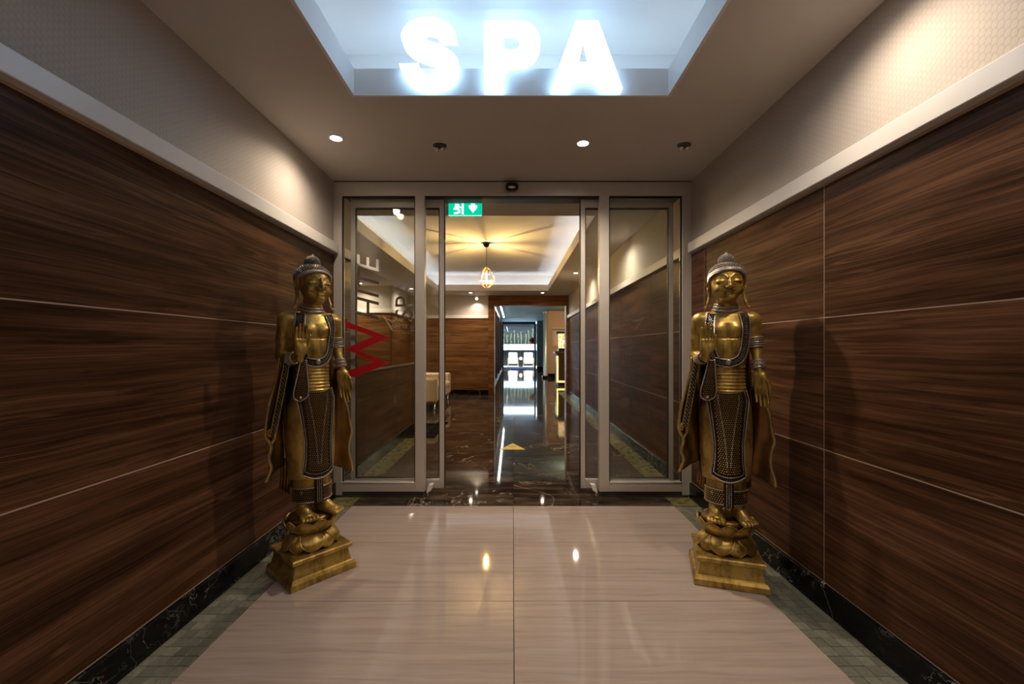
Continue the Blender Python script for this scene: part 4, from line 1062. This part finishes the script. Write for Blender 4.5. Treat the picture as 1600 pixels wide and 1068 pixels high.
        bd = MB(); beads([(r[-2][0] * .35 + r[-1][0] * .65, r[-1][1] - .002, r[-1][2]) for r in G], .009, .0038, bd); k = bd.build('bead_row', 'silver', o); k['kind'] = 'stuff'
        return o
    wv = wing([(1.125, -.164), (1.05, -.172), (.95, -.194), (.88, -.213), (.80, -.226), (.74, -.228), (.69, -.206), (.63, -.218), (.58, -.206), (.515, -.228)], (-.150, -.125, -.118), .010, True, -1)
    MB().tube(catmull([(-.206, -.022, .700), (-.190, -.024, .735), (-.196, -.026, .772), (-.215, -.026, .772), (-.220, -.026, .750), (-.210, -.026, .742)], 6), .0065, 8).build('cloak_curl', 'gold', wv, True)
    wing([(1.09, .160), (1.0, .164), (.90, .178), (.83, .200), (.75, .211), (.70, .218), (.64, .204), (.58, .203), (.52, .219), (.475, .226)], (.150, .118, .108), .010, False, 1)
    # drape strip falling from the raised forearm with beaded front, and folds behind the ankles
    G = []
    for i in range(25):
        v = i / 24; z = 1.115 - .36 * v; x0 = -.158 - .058 * v ** 1.1; G.append([(x0 + .026 * (j / 4), -.058 + .020 * v - .005 * math.sin(j / 4 * PI), z) for j in range(5)])
    dr = MB().grid(G, thick=lambda p: (p[0], p[1] + .03, p[2])).build('sleeve_drape', 'bronze', root, True)
    eb = MB(); eb.tube([r[0] for r in G], .0035, 6); eb.tube([r[-1] for r in G], .0035, 6); eb.build('edge_cord', 'gold', dr, True)
    sb = MB(); pattern_beads(G, sb, .0095, .0034, .25, .75, -.003); k = sb.build('bead_row', 'silver', dr); k['kind'] = 'stuff'
    for s in (-1, 1):
        mb = MB()
        for i in range(4): mb.tube([(s * (.085 + i * .011), .040 + .01 * i, .60), (s * (.088 + i * .011), .040 + .01 * i, .50), (s * (.092 + i * .011), .042 + .01 * i, .415 + .01 * i)], .0085, 8)
        mb.build('rear_fold', 'robe', root, True)
    G = []
    for i in range(20):
        v = i / 19; z = 1.30 - .84 * v; hw = .10 + .03 * math.sin(v * PI); G.append([(hw * math.sin((j / 10 - .5) * PI), .03 + .068 * math.cos((j / 10 - .5) * PI) * (1 + .12 * math.cos(j * 2.1)), z) for j in range(11)])
    MB().grid(G, thick=lambda p: (p[0] * .95, p[1] - .012, p[2])).build('cloak_back', 'robe', root, True)
    return root
stR = make_statue()
stL = copy_tree(stR)
stR.location = (1.108, 2.235, 0); stR.rotation_euler.z = math.radians(-17.5)
stL.location = (-1.068, 2.283, 0); stL.rotation_euler.z = math.radians(49)
tag(stR, 'gold standing statue with raised palm by the right wall, facing forward', 'statue', 'gilded standing statues')
tag(stL, 'gold standing statue with raised palm by the left wall, turned toward the passage', 'statue', 'gilded standing statues')
# ------------------------------------------------------------------ things in the far room
sfm = plain('cream_leather', (.58, .47, .33), .38, var=.05, vs_=20)
sf = empty('sofa', (-1.82, 8.95, 0))
def sb_(n_, m, *b, c=.03, p=sf): return B(n_, m, *b, p, c)
sb_('seat_base', sfm, -.36, .38, -.72, .72, .14, .30)
sb_('backrest', sfm, -.40, -.18, -.92, .92, .16, .74, c=.04)
for y0, y1 in ((-.94, -.72), (.72, .94)): sb_('armrest', sfm, -.36, .40, y0, y1, .14, .61, c=.035)
for y0, y1 in ((-.715, -.242), (-.238, .238), (.242, .715)): sb_('cushion', sfm, -.18, .42, y0, y1, .30, .45, c=.04)
for x in (-.30, .34):
    for y in (-.83, .83): MB().lathe([(.020, 0), (.022, .012), (.016, .02), (.020, .14)], 12, cx=x, cy=y).build('leg', 'chrome', sf, True)
tag(sf, 'cream leather sofa standing against the lounge wall', 'sofa')
st = MB().add([(-.15, -.165, 0), (.15, -.165, 0), (0, .165, 0), (-.15, -.165, .0012), (.15, -.165, .0012), (0, .165, .0012)], [(2, 1, 0), (3, 4, 5), (0, 1, 4, 3), (1, 2, 5, 4), (2, 0, 3, 5)]).build('backing', plain('yellow_vinyl', (.85, .60, .02), .45, var=.06), None)
fs = empty('floor_sticker', (0.0, 5.13, .0004)); st.parent = fs
mk = MB(); mk.box(-.05, .04, -.03, -.02, .0012, .0016); mk.box(-.05, .012, -.006, .002, .0012, .0016); mk.add([(-.012, .02, .0016), (.05, .012, .0016), (-.012, .035, .0016)], [(0, 1, 2)])
mk.build('dark_marking', 'black', fs)
tag(fs, 'yellow triangular warning sticker on the dark marble floor', 'floor sticker')
# far doorway
dw = struct(empty('door_4', (0, BACK, 0)), 'walnut lined doorway to the rear corridor', 'doorway')
B('lintel', 'walnut_warm_lit', -.61, XR, -.03, .25, 2.235, ZC, dw, .004); B('post', 'walnut_warm_lit', -.61, -.46, -.03, .25, 0, 2.235, dw, .004); B('post', 'walnut_warm_lit', 1.345, XR, -.03, .25, 0, 2.235, dw, .004)
B('reveal', 'alu', 1.335, 1.345, -.02, .25, 0, 2.235, dw); B('reveal', 'alu', -.46, -.452, -.02, .25, 0, 2.235, dw)
# rear corridor shell
grey = plain('grey_teal_paint', (.17, .24, .25), .6, var=.04, vs_=6); orange = plain('apricot_paint', (.62, .40, .24), .6, var=.05, vs_=6)
dkred = plain('dark_brown_frame', (.035, .012, .008), .4)
cc = struct(B('ceiling_corridor', plain('teal_ceiling', (.26, .44, .50), .6, var=.04, vs_=6), -2.0, 3.6, BACK + .2, 24.0, 2.62, 2.7), 'blue-grey ceiling of the rear corridor', 'ceiling')
for y, x in ((14.5, .25), (18.0, .9), (20.5, .1)): B('ceiling_grille', 'black', x - .35, x + .35, y - .05, y + .05, 2.614, 2.62, cc)
gw = struct(empty('wall_corridor_left', (-.62, 0, 0)), 'glazed left wall of the rear corridor with dark posts', 'wall')
for y in (11.15, 13.2, 15.6, 18.4, 21.2, 23.8): B('post', dkred, -.04, .06, y - .05, y + .05, 0, 2.62, gw)
B('rail', dkred, -.03, .05, 11.1, 23.8, 2.42, 2.62, gw); B('rail', dkred, -.03, .05, 11.1, 23.8, 0, .08, gw)
for a, b in ((11.2, 13.15), (13.25, 15.55), (15.65, 18.35), (18.45, 21.15), (21.25, 23.75)): B('glass_pane', 'glass', -.004, .004, a, b, .08, 2.42, gw)
struct(B('wall_shop', plain('shop_wall', (.60, .62, .62), .6, var=.05, vs_=2), -2.0, -1.9, BACK + .2, 24, 0, 2.62), 'pale wall behind the corridor glazing', 'wall')
struct(B('wall_corridor_grey', grey, 1.30, 2.10, 23.0, 23.2, 0, 2.62), 'grey wall end right of the bright window', 'wall')
struct(B('baseboard_corridor', 'black_marble', 1.30, 2.10, 22.97, 23.0, 0, .16), 'black skirting under the grey wall end', 'baseboard')
struct(B('wall_bar', orange, 1.38, 3.6, 16.9, 17.0, 0, 2.62), 'warm apricot wall behind the bar', 'wall')
struct(B('baseboard_bar', 'black_marble', 1.38, 3.6, 16.87, 16.9, 0, .16), 'black skirting under the apricot wall', 'baseboard')
struct(B('wall_bar_right', orange, 3.5, 3.6, BACK + .2, 16.9, 0, 2.62), 'side wall of the bar', 'wall'); struct(B('wall_bar_front', orange, XR + .12, 3.6, BACK + .1, BACK + .22, 0, 2.62), 'front wall of the bar', 'wall')
cl_ = empty('column', (1.28, 16.75, 0))
MB().lathe([(.11, 0), (.11, .10), (.09, .11), (.09, 2.50), (.11, 2.52), (.11, 2.62)], 24).build('shaft', plain('satin_steel', (.55, .60, .60), .3, .6), cl_, True)
B('foot', 'black_marble', -.13, .13, -.13, .13, 0, .09, cl_, .004)
tag(cl_, 'slim silver column in front of the apricot wall', 'column')
# light line along the corridor ceiling
lf = empty('linear_light', (-.40, 15.5, 2.579)); B('diffuser', emit('tube_glow', (.92, 1.0, .92), E_STRIP), -.018, .018, -4.1, 4.1, -.03, -.01, lf); B('housing', 'alu', -.04, .04, -4.12, 4.12, -.01, .04, lf)
tag(lf, 'long fluorescent light line on the corridor ceiling', 'light')
# bar counter with led outline, display case, poster, pendant
bc_ = empty('bar_counter', (1.98, 13.7, 0))
B('front_panel', plain('bar_brown', (.09, .05, .03), .35), -.60, .62, -.30, .30, .06, 1.0, bc_, .01); B('worktop', plain('bar_top', (.10, .08, .07), .2), -.66, .68, -.36, .36, 1.0, 1.06, bc_, .006); B('kick', 'black', -.56, .58, -.26, .26, 0, .06, bc_)
yl = emit('yellow_led', (1.0, .72, .12), 1.6)
B('led_line', yl, -.605, -.565, -.315, -.30, .10, .92, bc_); B('led_line', yl, -.565, .58, -.315, -.30, .10, .14, bc_)
tag(bc_, 'dark bar counter outlined by a yellow led line', 'bar counter')
dc = empty('display_case', (1.66, 13.7, 1.06))
def disp():
    m, nt, out = nmat('lit_display'); p, *_ = objpos(nt)
    c = ramp(nt, noise(nt, p, 14, 3, .7, .8), [(.40, (.25, .10, .02)), (.5, (.95, .62, .25)), (.6, (1, .85, .5))])
    e = nt.nodes.new('ShaderNodeEmission'); L(nt, c, e.inputs[0]); e.inputs[1].default_value = .6; L(nt, e.outputs[0], out.inputs[0]); return m
B('lit_body', disp(), -.19, .19, -.18, .18, .10, .56, dc, .01); B('base', 'black', -.21, .21, -.20, .20, 0, .10, dc, .01); B('cap', 'black', -.27, .21, -.22, .22, .56, .63, dc, .02)
tag(dc, 'lit amber display case with black cap on the bar', 'display case')
ps = empty('wall_panel', (1.86, 16.86, 1.2)); B('board', plain('apricot_board', (.66, .42, .26), .5), -.32, .32, -.02, .04, 0, .78, ps, .005); B('header_bar', dkred, -.30, .24, -.024, -.02, .66, .71, ps); B('inner_sheet', plain('pale_sheet', (.75, .55, .38), .5), -.22, .22, -.026, -.02, .08, .6, ps)
tag(ps, 'apricot notice board on the wall beside the column', 'board')
bp = empty('wall_lamp', (1.78, 13.4, 2.5)); MB().lathe([(.02, -.09), (.06, -.06), (.07, 0), (.03, .12)], 16).build('shade', emit('bar_lamp', (1.0, .70, .35), 3.0), bp, True)
pl2 = bpy.data.lights.new('lamp', 'POINT'); pl2.energy = 28; pl2.color = (1, .72, .45); pl2.shadow_soft_size = .08; o_ = bpy.data.objects.new('lamp', pl2); C.objects.link(o_); o_.parent = bp; o_.location = (.3, .3, -.3)
tag(bp, 'small glowing lamp hanging over the bar', 'lamp')
# bright end room behind glass
wall_w = plain('bright_white', (.85, .86, .88), .5, var=.02)
ew = struct(empty('window_1', (0, 24.0, 0)), 'tall glazed opening at the end of the corridor', 'window')
for a in ((-.62, -.50, 0, 2.62), (1.20, 1.30, 0, 2.62), (-.50, 1.20, 2.48, 2.62), (-.50, 1.20, 0, .10)): B('frame', 'black' if a[2] or a[1] > 1.25 or a[0] < -.55 and a[3] > 1 else wall_w, a[0], a[1], -.05, .05, a[2], a[3], ew)
B('glass_pane', 'glass', -.50, 1.20, -.004, .004, .10, 2.48, ew)
text_mesh('vertical_lettering', 'SOR', .30, .002, 'black', ew, Matrix.Translation((-.16, -.012, .95)) @ STAND @ Matrix.Rotation(PI / 2, 4, 'Z'), 0, 'LEFT')
rc = MB(); rc.box(1.02, 1.40, -.06, -.03, 1.50, 1.66); rc.box(1.13, 1.29, -.06, -.03, 1.40, 1.76)
rcs = rc.build('cross_sign', plain('red_sign', (.45, .06, .05), .5), None, loc=(-.10, 23.98, 0)); tag(rcs, 'red cross sign at the right edge of the end window', 'sign')
struct(B('floor_terrace', wall_w, -3, 4, 24.05, 30, -.1, .0), 'white floor beyond the end window', 'floor')
struct(B('wall_terrace', plain('dark_backdrop', (.008, .009, .016), .6), -3, 4, 28.6, 28.8, 0, 3.0), 'dark wall behind the bamboo', 'wall')
struct(B('ceiling_terrace', wall_w, -3, 4, 24.05, 30, 2.78, 2.9), 'bright white ceiling beyond the end window', 'ceiling')
for s, x in (('left', -3), ('right', 3.9)): struct(B('wall_terrace_' + s, wall_w, x, x + .1, 24.05, 30, 0, 2.8), 'white %s wall beyond the end window' % s, 'wall')
cp = empty('ceiling_panel_light', (.35, 26.3, 2.77)); B('diffuser', emit('panel_glow', (.70, .86, 1.0), 4.6), -2.2, 2.2, -1.6, 1.6, -.03, -.01, cp); B('frame', 'alu', -2.22, 2.22, -1.62, 1.62, -.01, .01, cp)
tag(cp, 'wide white ceiling light beyond the end window', 'light')
pb_ = empty('planter_box', (.36, 28.1, 0)); B('box', wall_w, -2.2, 2.2, -.25, .25, 1.02, 1.40, pb_, .01); B('support', 'black', -2.1, 2.1, -.02, .2, 0, 1.02, pb_)
tag(pb_, 'long white planter box holding the bamboo', 'planter')
bamb = plain('bamboo_green', (.20, .21, .05), .5, var=.4, vs_=9); leafm = plain('bamboo_leaf', (.09, .12, .03), .5, var=.6, vs_=15)
for i in range(9):
    bx_ = -.56 + i * .23 + random.uniform(-.03, .03); h = random.uniform(.55, 1.0); b = empty('bamboo_plant', (bx_, 28.0 + random.uniform(-.1, .1), 1.404))
    MB().tube([(0, 0, .0), (random.uniform(-.04, .04), 0, h * .5), (random.uniform(-.08, .08), 0, h)], .016, 6).build('stem', bamb, b)
    mb = MB()
    for k in range(24):
        z = random.uniform(.08, h); a = random.uniform(0, 2 * PI); l = random.uniform(.05, .095); dx, dy = math.cos(a), math.sin(a)
        mb.add([(0, 0, z), (dx * l * .5 - dy * .025, dy * l * .5 + dx * .025, z + .05), (dx * l, dy * l, z - .01), (dx * l * .5 + dy * .025, dy * l * .5 - dx * .025, z + .05)], [(0, 1, 2, 3)])
    lo = mb.build('leaves', leafm, b); lo['kind'] = 'stuff'
    tag(b, 'green bamboo stalk, %s from the left in the white planter' % ('first', 'second', 'third', 'fourth', 'fifth', 'sixth', 'seventh', 'eighth', 'ninth')[i], 'plant', 'bamboo in the planter')
wood_l = plain('pale_wood', (.45, .28, .13), .5)
for x, w_ in ((.02, 'left'), (.98, 'right')):
    ch = empty('lounge_chair', (x, 26.6, 0))
    for lx_ in (-.30, .30):
        B('side_frame', wood_l, lx_ - .03, lx_ + .03, -.35, .35, .12, .20, ch, .008); B('side_frame', wood_l, lx_ - .03, lx_ + .03, -.35, .35, .48, .54, ch, .008)
        for yy in (-.32, .32): B('leg', wood_l, lx_ - .03, lx_ + .03, yy - .03, yy + .03, 0, .5, ch, .006)
    B('seat_cushion', wall_w, -.27, .27, -.34, .30, .20, .36, ch, .04); B('back_cushion', wall_w, -.27, .27, .16, .34, .34, .88, ch, .04)
    tag(ch, 'pale wooden armchair with white cushions, %s of the pair beyond the window' % w_, 'armchair', 'armchairs beyond the end window')
bl = empty('side_ball', (.50, 26.5, 0)); MB().ball((0, 0, .52), .09).build('globe', emit('globe_glow', (1, 1, 1), 2.0), bl, True); B('stand', 'black', -.12, .12, -.12, .12, 0, .43, bl, .01); tag(bl, 'small white globe lamp on a dark stand between the armchairs', 'lamp')
mt = empty('floor_mat', (.25, 23.6, .0)); B('pile', plain('blue_mat', (.01, .03, .30), .8, var=.2, vs_=80), -.36, .50, -.2, .2, 0, .03, mt, .006); B('border', 'black', -.38, .52, -.22, .22, 0, .012, mt)
tag(mt, 'blue floor mat in front of the end window', 'mat')
